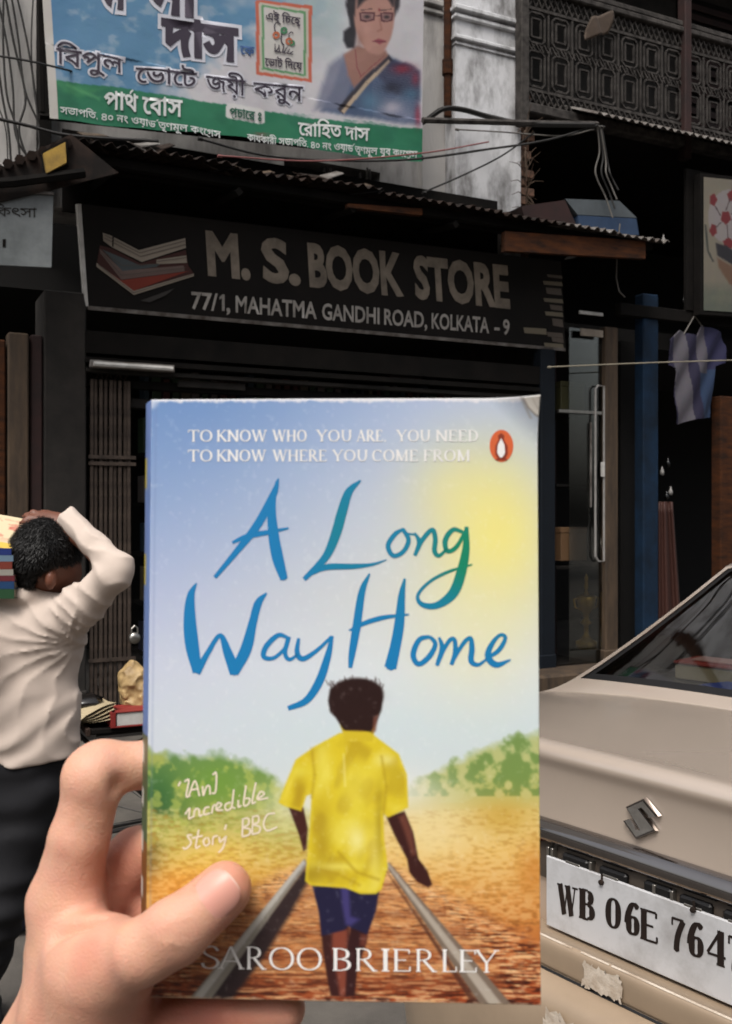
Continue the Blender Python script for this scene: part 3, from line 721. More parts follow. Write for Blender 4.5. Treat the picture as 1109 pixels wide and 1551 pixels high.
pc = [([(150, 150), (205, 165), (330, 230), (530, 170), (540, 240), (565, 275), (300, 370), (135, 240), (140, 215)], plain('print_dark_red', '#40201c')),
      ([(150, 165), (250, 262), (520, 240), (525, 265), (245, 302), (152, 185)], plain('print_pink_grey', '#6e5c57')),
      ([(160, 168), (200, 185), (330, 240), (425, 228), (400, 246), (250, 264)], plain('print_blue_grey', '#4d5457')),
      ([(245, 305), (540, 265), (300, 352), (138, 235)], plain('print_red', '#7c3124')),
      ([(135, 228), (300, 352), (565, 275), (565, 287), (300, 370), (135, 245)], plain('print_cream', '#94897c')),
      ([(400, 214), (532, 195), (535, 228), (400, 234)], MATS['print_cream']),
      ([(163, 95), (200, 108), (322, 172), (528, 118), (530, 162), (335, 224), (205, 160), (165, 130)], MATS['print_cream']),
      ([(205, 112), (212, 114), (210, 158), (204, 156)], M_board),
      ([(330, 395), (480, 340), (440, 372), (370, 402)], plain('print_grey', '#393634'))]
M_pl = plain('print_page_line', '#574e46')
for L_ in ([(172, 105), (327, 184), (528, 130)], [(170, 118), (330, 200), (530, 146)], [(404, 222), (534, 204)], [(155, 180), (246, 283), (530, 250)], [(142, 236), (300, 360), (560, 281)], [(175, 185), (250, 240), (410, 232)]):
    pc.append((None, M_pl)); pc[-1] = (stroke_contours([(100 + x / 2.918, 320 + y / 2.918, .9) for x, y in L_], smooth=False), M_pl)
for i, (L, m) in enumerate(pc):
    if isinstance(L[0], np.ndarray): face_out(put_print('book_drawing', L, m, SI, SGF, smap(.0025 + i * .0009), 0), (0, -1, 0)); continue
    face_out(put_print('book_drawing', [np.array(z6(L))], m, SI, SGF, smap(.0025 + i * .0009), 0), (0, -1, 0))
z5 = lambda x, y: (780 + x / 2.316, 380 + y / 2.316)
for i, (x0, y0, x1, y1) in enumerate([(112, 82, 168, 92), (98, 105, 168, 118), (108, 128, 165, 150), (100, 165, 170, 178), (122, 188, 168, 205), (105, 212, 170, 226), (130, 236, 170, 262), (30, 268, 112, 288), (112, 284, 170, 300), (102, 322, 172, 340), (128, 302, 172, 318)]):
    p = [z5(x0, y0), z5(x0 + 4, y1), z5(x1, y1 + 6), z5(x1 - 3, y0 + 5)]
    face_out(put_print('book_drawing', [np.array(p)], plain('print_straw_%s' % ('pale' if i % 2 else 'dark'), '#857a68' if i % 2 else '#4e4a40') if False else plain('print_straw', '#6e6656') if i % 2 else M_pl, SI, SGF, smap(.0025), 0), (0, -1, 0))

# ---- election banner
BO = .22
def bpt(u, v, lift=0.):
    p = fp(u, v, BO + lift); return p
def bdisp(p):
    p = np.array(p, float); x, z = p[:, 0], p[:, 2]
    p[:, 1] += .022 * np.sin(2.1 * x + 1.3 * z) + .010 * np.sin(7.5 * x - 4 * z + 1) * (fbm(x * 1.5, z * 1.5) - .2) + .008 * np.sin(16 * x + 9 * z) * (z < 4.6)
    return p
cv = Canvas(46, -110, 652, 254, 1.25, '#b5b1b4')
U, Vv = cv.U, cv.V
nz = fbm(U / 70, Vv / 45, 2.); nz2 = fbm(U / 28, Vv / 20, 5.)
blue = cv.c('#5c86ae') * (1 - .0) ; a = np.clip((nz - .42) * 3.0 + (U - 300) / 150 + np.clip((Vv - 70) / 60, 0, 1) * (U - 110) / 200, 0, 1)
cv.C = cv.c('#58809f') * (1 - a[..., None]) + cv.c('#bcb9bd') * a[..., None]
cv.mix(np.clip((90 - (U - 60)) / 160, 0, .75) * np.clip((150 - Vv) / 160, 0, 1), '#46749e')
cv.mix(np.clip((U - 480) / 60, 0, 1) * .0 + np.exp(-((U - 470) / 40) ** 2) * np.clip((95 - Vv) / 60, 0, 1) * .55, '#8aa6a8')
cv.mix(np.clip((nz2 - .55) * 3, 0, .35), '#c2c0c4')
cv.poly([(40, 116), (200, 137), (330, 158), (480, 178), (660, 196), (660, 260), (40, 200)], '#286e50', 1.)
cv.mix(((Vv > 122 + (U - 75) * .124)) * np.clip((nz2 - .5) * 2, 0, .4), '#1c5a44')
cv.poly([(75, 120), (160, 135), (120, 150), (95, 140)], '#4a8f5c', 4, k=.5); cv.line([(100, 128), (150, 150)], 5, '#5da06a', 2, .5)
# portrait of a woman in glasses and a sari
q = lambda L: [(380 + x / 3.96, y / 3.96) for x, y in L]
cv.gauss(380 + 500 / 3.96, 100 / 3.96, 22, 60, '#9fb2b6', .5)
cv.poly(q([(560, 340), (640, 280), (820, 330), (1005, 420), (1012, 745), (420, 660), (500, 520)]), '#46546e', 5)
cv.poly(q([(470, 380), (560, 310), (640, 430), (610, 520), (560, 660), (380, 655), (430, 500)]), '#6c6f82', 6, k=.75)
cv.poly(q([(590, 60), (600, 150), (562, 180), (560, 235), (580, 275), (625, 285), (650, 100)]), '#1d1a20', 2.5)
cv.poly(q([(585, -260), (890, -260), (882, 40), (850, 120), (640, 150), (590, 80), (575, 20)]), '#221d22', 2.5)
cv.poly(q([(560, 320), (640, 270), (810, 300), (830, 345), (620, 520), (585, 440)]), '#8d685e', 2.5)
cv.poly(q([(628, 20), (640, -80), (740, -140), (840, -60), (858, 70), (845, 200), (800, 300), (760, 325), (700, 300), (650, 220), (625, 120)]), '#a27b70', 2, smooth=True)
cv.poly(q([(640, 40), (650, -60), (740, -100), (840, -40), (850, 40), (800, -20), (700, -10)]), '#231d21', 2.5, smooth=True)
cv.gauss(380 + 690 / 3.96, 170 / 3.96, 7, 9, '#b38b80', .5); cv.gauss(380 + 655 / 3.96, 240 / 3.96, 6, 14, '#7b564d', .6)
for cx, cy, rx in ((697, 97, 46), (812, 103, 38)):
    cv.poly(q([(cx - rx, cy - 30), (cx + rx, cy - 26), (cx + rx - 4, cy + 22), (cx, cy + 30), (cx - rx + 4, cy + 20)]), '#3c1820', 1.); cv.poly(q([(cx - rx + 8, cy - 22), (cx + rx - 8, cy - 19), (cx + rx - 11, cy + 14), (cx, cy + 21), (cx - rx + 11, cy + 13)]), '#8a6a66', 1.)
    cv.gauss(380 + cx / 3.96, (cy - 2) / 3.96, 4.5, 2.6, '#1d1519', .95); cv.line(q([(cx - 38, cy - 44), (cx + 30, cy - 46)]), 1.8, '#3a2a2c', .8, .8)
cv.line(q([(740, 92), (775, 94)]), 2, '#4e2d33', .8); cv.gauss(380 + 768 / 3.96, 57 / 3.96, 1.4, 2, '#6b1f26', .9)
cv.line(q([(770, 110), (782, 175), (756, 186)]), 2.2, '#84594f', 1.4, .7); cv.poly(q([(725, 240), (765, 230), (812, 242), (770, 262)]), '#84404a', 1.2); cv.line(q([(728, 246), (808, 247)]), 1, '#4d232b', .7)
cv.line(q([(630, 290), (640, 400), (665, 450)]), 1.2, '#6d2c33', .7, .8); cv.line(q([(800, 330), (700, 420), (655, 460)]), 1.2, '#6d2c33', .7, .8)
cv.line(q([(842, 345), (700, 470), (540, 660)]), 11, '#2c2830', 1.5); cv.line(q([(835, 362), (700, 490), (555, 665)]), 6.5, '#b09c86', 1.2)
cv.poly(q([(840, 355), (960, 385), (1010, 430), (1012, 600), (870, 560), (760, 450)]), '#33384f', 4, k=.9)
for (x, y, rx, ry, c, k) in ((910, 410, 60, 30, '#6b1c30', 1.), (985, 470, 25, 45, '#70263a', .8), (850, 520, 60, 30, '#1a1d2e', .95), (960, 560, 50, 40, '#3d6079', .8), (850, 640, 70, 45, '#a5a0ac', .9), (1000, 690, 18, 60, '#7d2436', .9), (720, 600, 60, 60, '#557790', .8), (930, 690, 60, 40, '#8d8fa3', .5)):
    cv.gauss(380 + x / 3.96, y / 3.96, rx / 3.96, ry / 3.96, c, k)
cv.mix(.12 * (np.sin(Vv * 2.2 + np.sin(U / 14) * 2) > 0) * (U > 565) * (Vv > 100) * (Vv < 190), '#c0b6bb')
# voting emblem frame
E4 = lambda i: [(388 + i, -3 + i * .9), (474 - i, 6 + i), (474 - i, 122 - i), (388 + i, 112 - i * .9)]
for i, c in ((0, '#b5604c'), (5, '#b8b0a4'), (9, '#5c8a60'), (12.5, '#c0bcb8')): cv.poly(E4(i), c, .7)
cv.poly([(341, 158), (346, 157), (396, 163), (401, 167), (401, 184), (396, 187), (346, 181), (340, 177)], '#c9c8c6', .8)
cv.mix(.5 * np.exp(-((U - 395) / 12) ** 2) * (Vv > 200), '#8d4b44')
V0 = []; nu, nv = 470, 250; cols = []
aa, bb = np.meshgrid(np.linspace(0, 1, nu), np.linspace(0, 1, nv))
TL, BL, BR, TR = (57, -100), (76, 178), (640, 243), (640, -100)
pu = (1 - aa) * ((1 - bb) * TL[0] + bb * BL[0]) + aa * ((1 - bb) * TR[0] + bb * BR[0]); pv_ = (1 - aa) * ((1 - bb) * TL[1] + bb * BL[1]) + aa * ((1 - bb) * TR[1] + bb * BR[1])
pv_ = pv_ + bb ** 6 * 3 * np.sin(aa * 9)
def plane_grid(frame, pu, pv, y):
    o = np.array(frame.I @ Vector((0, 0, EYE))); A = np.array(frame.I.to_3x3())
    d = np.stack([(pu - CU) / FPX, np.ones_like(pu), -(pv - CV) / FPX], -1) @ A.T; t = (y - o[1]) / d[..., 1]; return o + d * t[..., None]
G_ = plane_grid(FAC, pu, pv_, -BO).reshape(-1, 3); Gd = bdisp(G_)
ci = np.clip(((pv_ - cv.v[0]) / (cv.v[1] - cv.v[0])).astype(int), 0, cv.h - 1); cj = np.clip(((pu - cv.u[0]) / (cv.u[1] - cv.u[0])).astype(int), 0, cv.w - 1)
cc = cv.lin()[ci, cj].reshape(-1, 3)
edge = (aa < .022).reshape(-1); cc[edge] = lin([190, 186, 180])
g_ = cc.mean(1, keepdims=True); cc = np.clip(cc * 1.06 - g_ * .06, 0, 1) * .86
BN = thing('banner', 'large election banner with sky print, Bengali lettering, green foot and a woman in glasses', 'banner', tuple(fp(76, 178, BO)), FAC)
M_ban = vmat('banner_vinyl', rough=.5, bump=.5, bscale=2.6, grain=.12, gscale=14, spec=.35)
[q_ for q_ in M_ban.node_tree.nodes if q_.bl_idname == 'ShaderNodeBump'][0].inputs['Distance'].default_value = .03
lc = np.array(loc_of(BN)); o = link(mesh_from('vinyl_sheet', Gd - lc, grid_faces(nv, nu), M_ban, True, cc), 'vinyl_sheet', BN); face_out(o, (0, -1, 0))
fr = MB()
for a, b in (((60, 180), (640, 246)), ((60, -120), (640, -120))):
    p, q2 = fp(a[0], a[1] - 4, BO - .1), fp(b[0], b[1] - 6, BO - .1); fr.tube([tuple(p), tuple(q2)], .022, 5)
for u in (64, 250, 440, 636): fr.tube([tuple(fp(u, 170 + (u - 60) * .11, BO - .1)), tuple(fp(u - 6, -120, BO - .1))], .02, 5)
part('timber_frame', fr, M_soot, BN)
M_pur = plain('print_dark_plum', '#2e2433', rough=.55); M_halo = plain('print_white_halo', '#b9b9c2', rough=.55); M_wh = plain('print_white', '#c3c6c4', rough=.55); M_dg = plain('print_bottle_green', '#24503f', rough=.55); M_bl = plain('print_blue', '#2c4a78', rough=.55)
BH = None
def ben(txt, x0, x1, yh0, yh1, yb0, yb1, m, halo=None, bold=.02, extras=(), nm='lettering'):
    """Bengali word: head line runs (x0, yh0)-(x1, yh1), foot line (x0, yb0)-(x1, yb1)"""
    global BH
    if BH is None: BH = bbox(sans('ব', .02))[3]
    cs = sans(txt, bold); X0, X1, _, _ = bbox(cs); w = X1 - X0
    for kind, fr_ in extras:
        x = X0 + w * fr_
        if kind == 'reph': cs = cs + stroke_contours([(x, BH + .02, .05), (x + .05, BH + .12, .08), (x + .16, BH + .2, .06)], smooth=True)
        if kind == 'rophola': cs = cs + stroke_contours([(x - .12, .02, .07), (x, -.1, .08), (x + .16, -.06, .06)])
        if kind == 'na': cs = cs + stroke_contours([(x - .1, -.02, .06), (x + .02, -.08, .07), (x + .1, -.04, .06), (x + .1, -.24, .06)])
    def mk(cs, lift, mm, name):
        out = []
        for c in cs:
            a = (c[:, 0] - X0) / w; b = c[:, 1] / BH
            u = x0 + (x1 - x0) * a; yb = yb0 + (yb1 - yb0) * a; yh = yh0 + (yh1 - yh0) * a; out.append(np.stack([u, yb + (yh - yb) * b], 1))
        face_out(put_print(name, out, mm, BN, FAC, fmap(BO + lift), 0, disp=bdisp), (0, -1, 0))
    if halo:
        X = sans(txt, bold + .07); mk(X, .0035, halo, 'lettering_outline')
    mk(cs, .007, m, nm)
ben('ম', 150, 192, -62, -60, 9, 13, M_pur, M_halo, .045)
ben('না', 222, 302, -52, -44, 16, 24, M_pur, M_halo, .045)
ben('দাস', 243, 362, 30, 44, 80, 92, M_pur, M_halo, .045)
ben('েক', 364, 386, 69, 71, 81, 84, M_bl, None, .03)
ben('িবপুল', 85, 186, 72, 90, 96, 113, M_pur, M_halo, .008)
ben('েভােট', 205, 298, 103, 111, 125, 133, M_pur, M_halo, .008)
ben('জয়ী', 311, 372, 115, 122, 137, 145, M_pur, M_halo, .008)
ben('করুন', 384, 461, 124, 129, 144, 151, M_pur, M_halo, .008)
ben('পাথ েবাস', 157, 275, 141, 154, 165, 179, M_wh, None, .022, (('reph', .33),))
ben('সভাপিত, ৪০ নং ওয়াড তৃণমূল কংেগস', 91, 334, 162, 200, 172, 210, M_wh, None, .012, (('reph', .60), ('rophola', .92)))
ben('পচাের ঃ', 346, 397, 165, 170, 178, 183, M_dg, None, .03, (('rophola', .12),))
ben('েরািহত দাস', 453, 562, 184, 193, 203, 211, M_wh, None, .02)
ben('কাযকারী সভাপিত, ৪০ নং ওয়াড তৃণমূল যুব কংেগস', 373, 634, 204, 228, 214, 238, M_wh, None, .012, (('reph', .09), ('reph', .63), ('rophola', .95)))
ben('এই িচেহ', 404, 457, 17, 25, 28, 36, M_pur, None, .02, (('na', .93),))
ben('েভাট িদেয়', 402, 460, 87, 93, 98, 104, M_pur, None, .02)
lg = []
def circ(cx, cy, r, w): return stroke_contours([(380 + (cx + r * math.cos(a)) / 3.96, (cy + r * math.sin(a)) / 3.96, w) for a in np.linspace(0, 6.28, 14)], smooth=False)
M_or = plain('print_orange', '#a65a3a', rough=.55); M_gr2 = plain('print_green', '#3d7350', rough=.55)
for (L, m) in ((circ(157, 205, 16, 3.4), M_or), (circ(205, 176, 15, 3.6), M_gr2), (circ(236, 240, 16, 3.2), M_or), (circ(255, 250, 12, 3), M_gr2),
               (stroke_contours([(150, 190, 6), (148, 150, 6), (165, 128, 6), (185, 142, 6)][:0] or [(380 + x / 3.96, y / 3.96, 1.6) for x, y in ((152, 186), (146, 150), (162, 128), (186, 140))]) + stroke_contours([(380 + x / 3.96, y / 3.96, 1.8) for x, y in ((190, 190), (188, 240), (205, 265))]) + stroke_contours([(380 + x / 3.96, y / 3.96, 1.5) for x, y in ((236, 222), (236, 195), (252, 185), (262, 195))]), M_pur),
               (sum([stroke_contours([(380 + x0 / 3.96, y0 / 3.96, 1.8), (380 + x1 / 3.96, y1 / 3.96, 1.2)], smooth=False) for x0, y0, x1, y1 in ((150, 302, 150, 258), (158, 302, 178, 268), (178, 304, 172, 262), (196, 306, 205, 260), (204, 308, 226, 272), (226, 312, 240, 285), (240, 314, 262, 300), (145, 302, 262, 318))], []), M_pur)):
    face_out(put_print('flower_emblem', L, m, BN, FAC, fmap(BO + .006), 0, disp=bdisp), (0, -1, 0))

# ================================================================== SHOP FRONT
def vbox(mb, u0, u1, o, depth, z0, z1, bev=.006):
    a, b = fs(u0, o), fs(u1, o); return mb.box(a, b, -o, -o + depth, z0, z1, bev)
def zof(u, v, o): return fz(u, v, o)
F0 = .34
def post(name, label, u0, u1, o, depth, z1, m, z0=F0 - .01, cat='post'):
    t = thing(name, label, cat, (fs((u0 + u1) / 2, o), -o, z0), FAC); b = MB(); vbox(b, u0, u1, o, depth, z0, z1, .01); part('shaft', b, m, t)
    b = MB(); vbox(b, u0 - 1.5, u1 + 1.5, o + .01, depth + .02, z0, z0 + .14, .008); part('foot', b, m, t); return t
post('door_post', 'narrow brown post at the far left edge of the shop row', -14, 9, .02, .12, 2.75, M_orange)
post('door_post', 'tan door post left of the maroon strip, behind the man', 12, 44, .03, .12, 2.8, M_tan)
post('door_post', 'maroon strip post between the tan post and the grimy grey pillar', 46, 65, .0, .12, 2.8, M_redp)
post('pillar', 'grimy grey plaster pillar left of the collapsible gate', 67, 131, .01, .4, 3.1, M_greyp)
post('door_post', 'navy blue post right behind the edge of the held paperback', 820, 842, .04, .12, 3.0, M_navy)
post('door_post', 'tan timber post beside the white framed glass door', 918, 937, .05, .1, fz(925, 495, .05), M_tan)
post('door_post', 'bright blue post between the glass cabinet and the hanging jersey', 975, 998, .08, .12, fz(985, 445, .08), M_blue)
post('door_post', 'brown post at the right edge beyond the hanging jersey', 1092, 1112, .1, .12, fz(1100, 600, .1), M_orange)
# beams over the opening
BM = thing('lintel', 'stack of dark steel and timber lintel beams below the book shop sign', 'beam', fp(200, 540, 0), FAC)
for v0, dv, o, m in ((500, 34, .02, M_soot), (540, 8, .06, M_soot), (556, 6, .02, M_greyp), (572, 12, -.05, M_soot), (600, 14, -.1, M_greyp)):
    p, q2 = fp(131, v0, o), fp(818, v0 + 42, o); b = MB(); b.quadpatch([p, fp(131, v0 + dv, o), (q2.x, -o, fz(131, v0 + dv, o)), (q2.x, -o, p.z)], .1, (0, -1, 0)); part('beam', b, m, BM)
b = MB(); p = fp(142, 551, .09); q2 = fp(262, 556, .09); b.tube([tuple(p), (q2.x, p.y, p.z)], .017, 8); TLm = thing('tube_light_fitting', 'unlit pale tube light fitting under the book shop sign', 'light fitting', p, FAC); part('tube', b, M_white, TLm)
b = MB(); b.box(p.x - .02, q2.x + .02, p.y + .022, p.y + .05, p.z - .02, p.z + .03, .005); part('batten', b, M_tin, TLm)
for v0, u0, u1, mm in ((575, 270, 372, M_greyp), (566, 590, 640, M_redp)):
    b = MB(); p = fp(u0, v0, -.02); q2 = fp(u1, v0, -.02); b.box(p.x, q2.x, p.y, p.y + .03, p.z - .05, p.z, .004); part('bracket', b, mm, BM)
# collapsible gate
GT = thing('collapsible_gate', 'folded collapsible steel gate with dusty vertical channels beside the grey pillar', 'gate', (fs(165, -.05), .05, F0), FAC)
gx0, gx1 = fs(133, -.05), fs(200, -.05); gzt = fz(150, 568, -.05); ng = 9
gs = MB(); gs.box(-.011, .011, -.02, .0, 0, gzt - F0 - .03, .002); gsm = mesh_from('gate_slat', gs.v, gs.f, M_gate)
for i in range(ng):
    x = gx0 + .02 + (gx1 - gx0 - .04) * i / (ng - 1); o = link(gsm, 'gate_slat', GT); o.location = Vector((x, .05 + (i % 2) * .012, F0)) - Vector(GT['_l']); o.rotation_euler = (0, random.uniform(-.003, .003), 0)
for k in range(12):
    z = F0 + .1 + k * (gzt - F0 - .2) / 11
    for i in range(0, ng - 1, 2):
        x = gx0 + .02 + (gx1 - gx0 - .04) * i / (ng - 1); b = MB(); b.tube([(x, .078, z), (x + (gx1 - gx0) / 4.6, .078, z + .13)], .006, 4); b.tube([(x, .088, z + .13), (x + (gx1 - gx0) / 4.6, .088, z)], .006, 4); part('scissor_bar', b, M_gate, GT)
for v in (692, 702, 1000):
    b = MB(); z = fz(150, v, -.03); b.box(gx0, gx1 + .02, .02, .028, z - .012, z + .012); part('cross_bar', b, M_gate, GT)
p = fp(203, 966, .0); b = MB(); b.lathe((p.x, p.y, p.z), [(0, -.035), (.036, -.035), (.04, -.02), (.04, .0), (0, .0)], 16, 'y'); lk = part('padlock', b, M_steel, GT, smooth=True)
b = MB(); b.tube([(p.x - .02, p.y - .02, p.z + .03), (p.x - .02, p.y - .02, p.z + .065), (p.x, p.y - .02, p.z + .085), (p.x + .02, p.y - .02, p.z + .065), (p.x + .02, p.y - .02, p.z + .03)], .006, 6)
l2 = link(mesh_from('shackle', [Vector(q3) - loc_of(GT) for q3 in b.v], b.f, M_steel), 'shackle', lk)
# rolling shutter side boards inside, shelves with books (dim)
SH = thing('book_shelf', 'dim wooden shelf of books inside the open shop doorway', 'shelf', (fs(500, -1.6), 1.6, F0), FAC)
sx0, sx1 = fs(215, -1.6), fs(800, -1.6)
for k in range(6):
    b = MB(); b.box(sx0, sx1, 1.6, 1.95, F0 + .1 + k * .42, F0 + .13 + k * .42); part('board', b, M_soot, SH)
bkm2 = []
for c in ('#40201c', '#22303a', '#4a4336', '#2a3a28', '#504a48', '#1c1c28'):
    b = MB(); b.box(-.018, .018, -.09, .09, 0, .26, .002); bkm2.append(mesh_from('shelf_book', b.v, b.f, plain('spine_' + c[1:], c)))
for k in range(6):
    x = sx0 + .05
    while x < sx1 - .05:
        o = link(random.choice(bkm2), 'book', SH); o.location = Vector((x, 1.72, F0 + .133 + k * .42)) - Vector(SH['_l']); s_ = random.uniform(.8, 1.15); o.scale = (random.uniform(.8, 2.2), 1, s_); x += .085
# threshold
TH = thing('threshold', 'worn brown stone threshold step behind the car trunk', 'step', (fs(880, .1), -.1, .13), FAC)
b = MB(); vbox(b, 700, 1100, .35, .36, .12, .36, .02); part('tread', b, M_tan, TH)
# glass cabinet with trophy
CB = thing('glass_cabinet', 'dark glass fronted cabinet between the navy post and the white framed door', 'cabinet', (fs(870, -.05), .05, F0), FAC)
cx0, cx1 = fs(845, 0), fs(898, 0); ctop = fz(870, 500, 0)
b = MB(); b.box(cx0, cx1, .5, .53, F0, ctop); part('back_panel', b, M_redp, CB)
for z in (F0 + .02, fz(860, 860, 0), fz(860, 735, 0), fz(860, 624, 0), ctop):
    b = MB(); b.box(cx0, cx1, .02, .5, z - .012, z + .012); part('shelf_board', b, M_soot, CB)
b = MB(); p = fp(848, 622, .03); b.box(fs(847, .03), fs(912, .03), -.03, -.015, p.z - .012, p.z + .012); part('steel_strip', b, M_steel, CB)
for (u0, u1, v0, v1, m, nm, lab) in ((850, 889, 800, 848, plain('cardboard', '#6a5038'), 'carton', 'brown carton on the lower shelf of the glass cabinet'), (850, 886, 578, 618, plain('dull_olive_box', '#3a3820'), 'box', 'dull olive box on the top shelf of the glass cabinet')):
    p = fp(u0, v1, -.1); t = thing(nm, lab, nm, p, FAC); b = MB(); b.box(fs(u0, -.1), fs(u1, -.1), .1, .35, fz(u0, v1 + 2, -.1), fz(u0, v0, -.1), .004); part('body', b, m, t)
    b = MB(); b.box(fs(u0, -.1) - .004, fs(u1, -.1) + .004, .096, .354, fz(u0, v0 + 7, -.1), fz(u0, v0 - 1, -.1), .004); part('lid', b, m, t)
p = fp(888, 982, -.12); TR_ = thing('trophy', 'small gold trophy with two handles at the foot of the glass cabinet', 'trophy', p, FAC)
hz = fz(888, 880, -.12) - p.z
b = MB(); b.lathe(tuple(p), [(0, 0), (.09, 0), (.09, .06), (.05, .08), (.022, .12), (.022, .2), (.05, .22), (.02, .26), (.03, .3), (.075, .36), (.085, .45), (.07, .46), (.03, .4), (0, .4)], 20); part('cup', b, M_gold, TR_, smooth=True)
for s in (-1, 1):
    b = MB(); b.tube([(p.x + s * .07, p.y, p.z + .44), (p.x + s * .13, p.y, p.z + .43), (p.x + s * .12, p.y, p.z + .36), (p.x + s * .05, p.y, p.z + .33)], .009, 6); part('handle', b, M_gold, TR_)
b = MB(); b.lathe((p.x, p.y, p.z + .45), [(0, 0), (.03, .01), (.012, .05), (.02, .09), (.012, .13), (.018, .16), (0, .2)], 12); part('finial', b, M_gold, TR_, smooth=True)
# white framed glass door
GD = thing('glass_door', 'narrow glass door with rounded white frame left of the tan post', 'door', (fs(905, .03), -.03, F0), FAC)
dx0, dx1 = fs(902, .03), fs(915, .03); z0, z1 = fz(908, 850, .03), fz(908, 584, .03)
b = MB(); b.tube([(dx0, -.03, z0 + .04), (dx0, -.03, z1 - .03), (dx0 + .03, -.03, z1), (dx1, -.03, z1), (dx1, -.03, z0), (dx0 + .03, -.03, z0), (dx0, -.03, z0 + .04)], .010, 6); part('white_frame', b, M_tin2, GD)
b = MB(); b.box(dx0 - .25, dx1, 0.0, .008, F0, fz(908, 500, .0)); part('pane', b, M_pane, GD)
b = MB(); b.box(dx1 - .03, dx1 - .005, -.05, -.02, fz(908, 722, .03), fz(908, 700, .03), .003); part('latch', b, M_white, GD)
b = MB(); xx = fs(895, .02); b.box(xx, xx + .012, -.02, -.008, fz(895, 768, .02), fz(895, 640, .02)); part('edge_strip', b, M_tin, GD)
for u0, u1, v0, v1, mm in ((878, 914, 470, 475, M_white), (880, 914, 497, 508, M_signtxt)):
    b = MB(); b.box(fs(u0, .06), fs(u1, .06), -.06, -.045, fz(u0, v1, .06), fz(u0, v0, .06), .002); part('top_strip', b, mm, GD)
# dark side walls behind
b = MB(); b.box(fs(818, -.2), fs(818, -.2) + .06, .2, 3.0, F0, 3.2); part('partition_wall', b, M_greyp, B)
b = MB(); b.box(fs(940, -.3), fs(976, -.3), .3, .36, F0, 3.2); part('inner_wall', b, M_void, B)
# right hand shop: fascia, jersey, bundle
RF = thing('fascia', 'black fascia panel behind the football poster at the right', 'fascia', (fs(1000, .1), -.1, 3.0), FAC)
b = MB(); vbox(b, 940, 1240, .1, .08, fz(1040, 488, .1), fz(1040, 470, .1)); vbox(b, 1040, 1240, .11, .04, fz(1040, 470, .11), 4.7); part('panel', b, M_soot, RF)
b = MB(); a = fp(935, 430, .3); b.tube([(a.x + .03, a.y, a.z + .5), (a.x, a.y, a.z + .3), (a.x - .01, a.y, a.z + .05), (a.x + .02, a.y, a.z - .06), (a.x + .08, a.y, a.z - .1)], .006, 5)
t = thing('hook', 'thin pale hook hanging under the awning end', 'hook', a, FAC); part('wire', b, M_cableg, t)
JY = .12; jl = fp(1055, 640, JY)
JE = thing('jersey', 'purple and white striped football jersey hanging in the right shop doorway', 'shirt', jl, FAC)
zj = lambda x, y: (1000 + x / 3.1, 200 + y / 3.1)
out = [(40, 975), (90, 930), (120, 945), (165, 958), (185, 912), (235, 918), (280, 940), (305, 1010), (300, 1085), (262, 1100), (250, 1180), (243, 1340), (160, 1350), (88, 1372), (78, 1260), (72, 1110), (45, 1095)]
oc = [zj(*p) for p in out]
def inpoly(x, y, pts):
    c = False
    for (x0, y0), (x1, y1) in zip(pts, pts[1:] + pts[:1]):
        if (y0 > y) != (y1 > y) and x < (x1 - x0) * (y - y0) / (y1 - y0) + x0: c = not c
    return c
step = .8; us = np.arange(1011, 1101, step); vs_ = np.arange(492, 646, step); idm = {}; VV = []; CC = []; FF = []
stripe = lambda u, v: ('#2c2446', '#8a8492', '#2b2350', '#857e90', '#2a2350', '#34507c')
def jcol(u, v):
    k = (u - 1000) * 3.1 - ((v - 200) * 3.1 - 950) * .085
    return lin([int(h[i:i + 2], 16) for i in (1, 3, 5)]) if (h := '#3b3560' if k < 55 else '#8f8996' if k < 118 else '#2d2556' if k < 158 else '#8a8492' if k < 205 and v < 565 else '#3b3a72' if v < 560 else '#3f5f90') else 0
def jv(i, j):
    if (i, j) not in idm:
        u, v = us[i], vs_[j]; p = fp(u, v, JY); yy = .03 * math.sin((u - 1011) / 9.) * (v - 480) / 160 + .012 * math.sin(v / 11. + u / 5.); idm[(i, j)] = len(VV); VV.append((p.x - jl.x, p.y - jl.y + yy, p.z - jl.z)); CC.append(jcol(u, v))
    return idm[(i, j)]
for i in range(len(us) - 1):
    for j in range(len(vs_) - 1):
        if inpoly(us[i] + step / 2, vs_[j] + step / 2, oc): FF.append((jv(i, j), jv(i, j + 1), jv(i + 1, j + 1), jv(i + 1, j)))
o = link(mesh_from('jersey_body', np.array(VV), np.array(FF), vmat('jersey_cloth', rough=.8, grain=.3, gscale=30), True, np.array(CC) * .28), 'jersey_body', JE)
m_ = o.modifiers.new('s', 'SOLIDIFY'); m_.thickness = .012; m_.offset = 1
b = MB(); a, c2 = fp(1036, 506, JY), fp(1066, 498, JY); top_ = fp(1052, 478, JY); b.tube([tuple(a), tuple(top_), tuple(c2)], .007, 5); b.tube([tuple(top_), (top_.x, top_.y, top_.z + .1)], .004, 4); part('hanger', b, M_cableg, JE)
BD = thing('cloth_bundle', 'rust coloured cloth draped down beside the bright blue post', 'cloth', fp(1012, 940, .05), FAC)
V, F_ = cloth_grid(lambda a, b: tuple(np.array(fp(999 + 34 * a * (.6 + .4 * b), 760 + 190 * b, .05 - .03 * math.sin(12 * a) - .05 * a)) - np.array(loc_of(BD))), 16, 12)
link(mesh_from('cloth', V, F_, plain('rust_cloth', '#3a1f18'), True), 'cloth', BD).modifiers.new('s', 'SOLIDIFY').thickness = .01
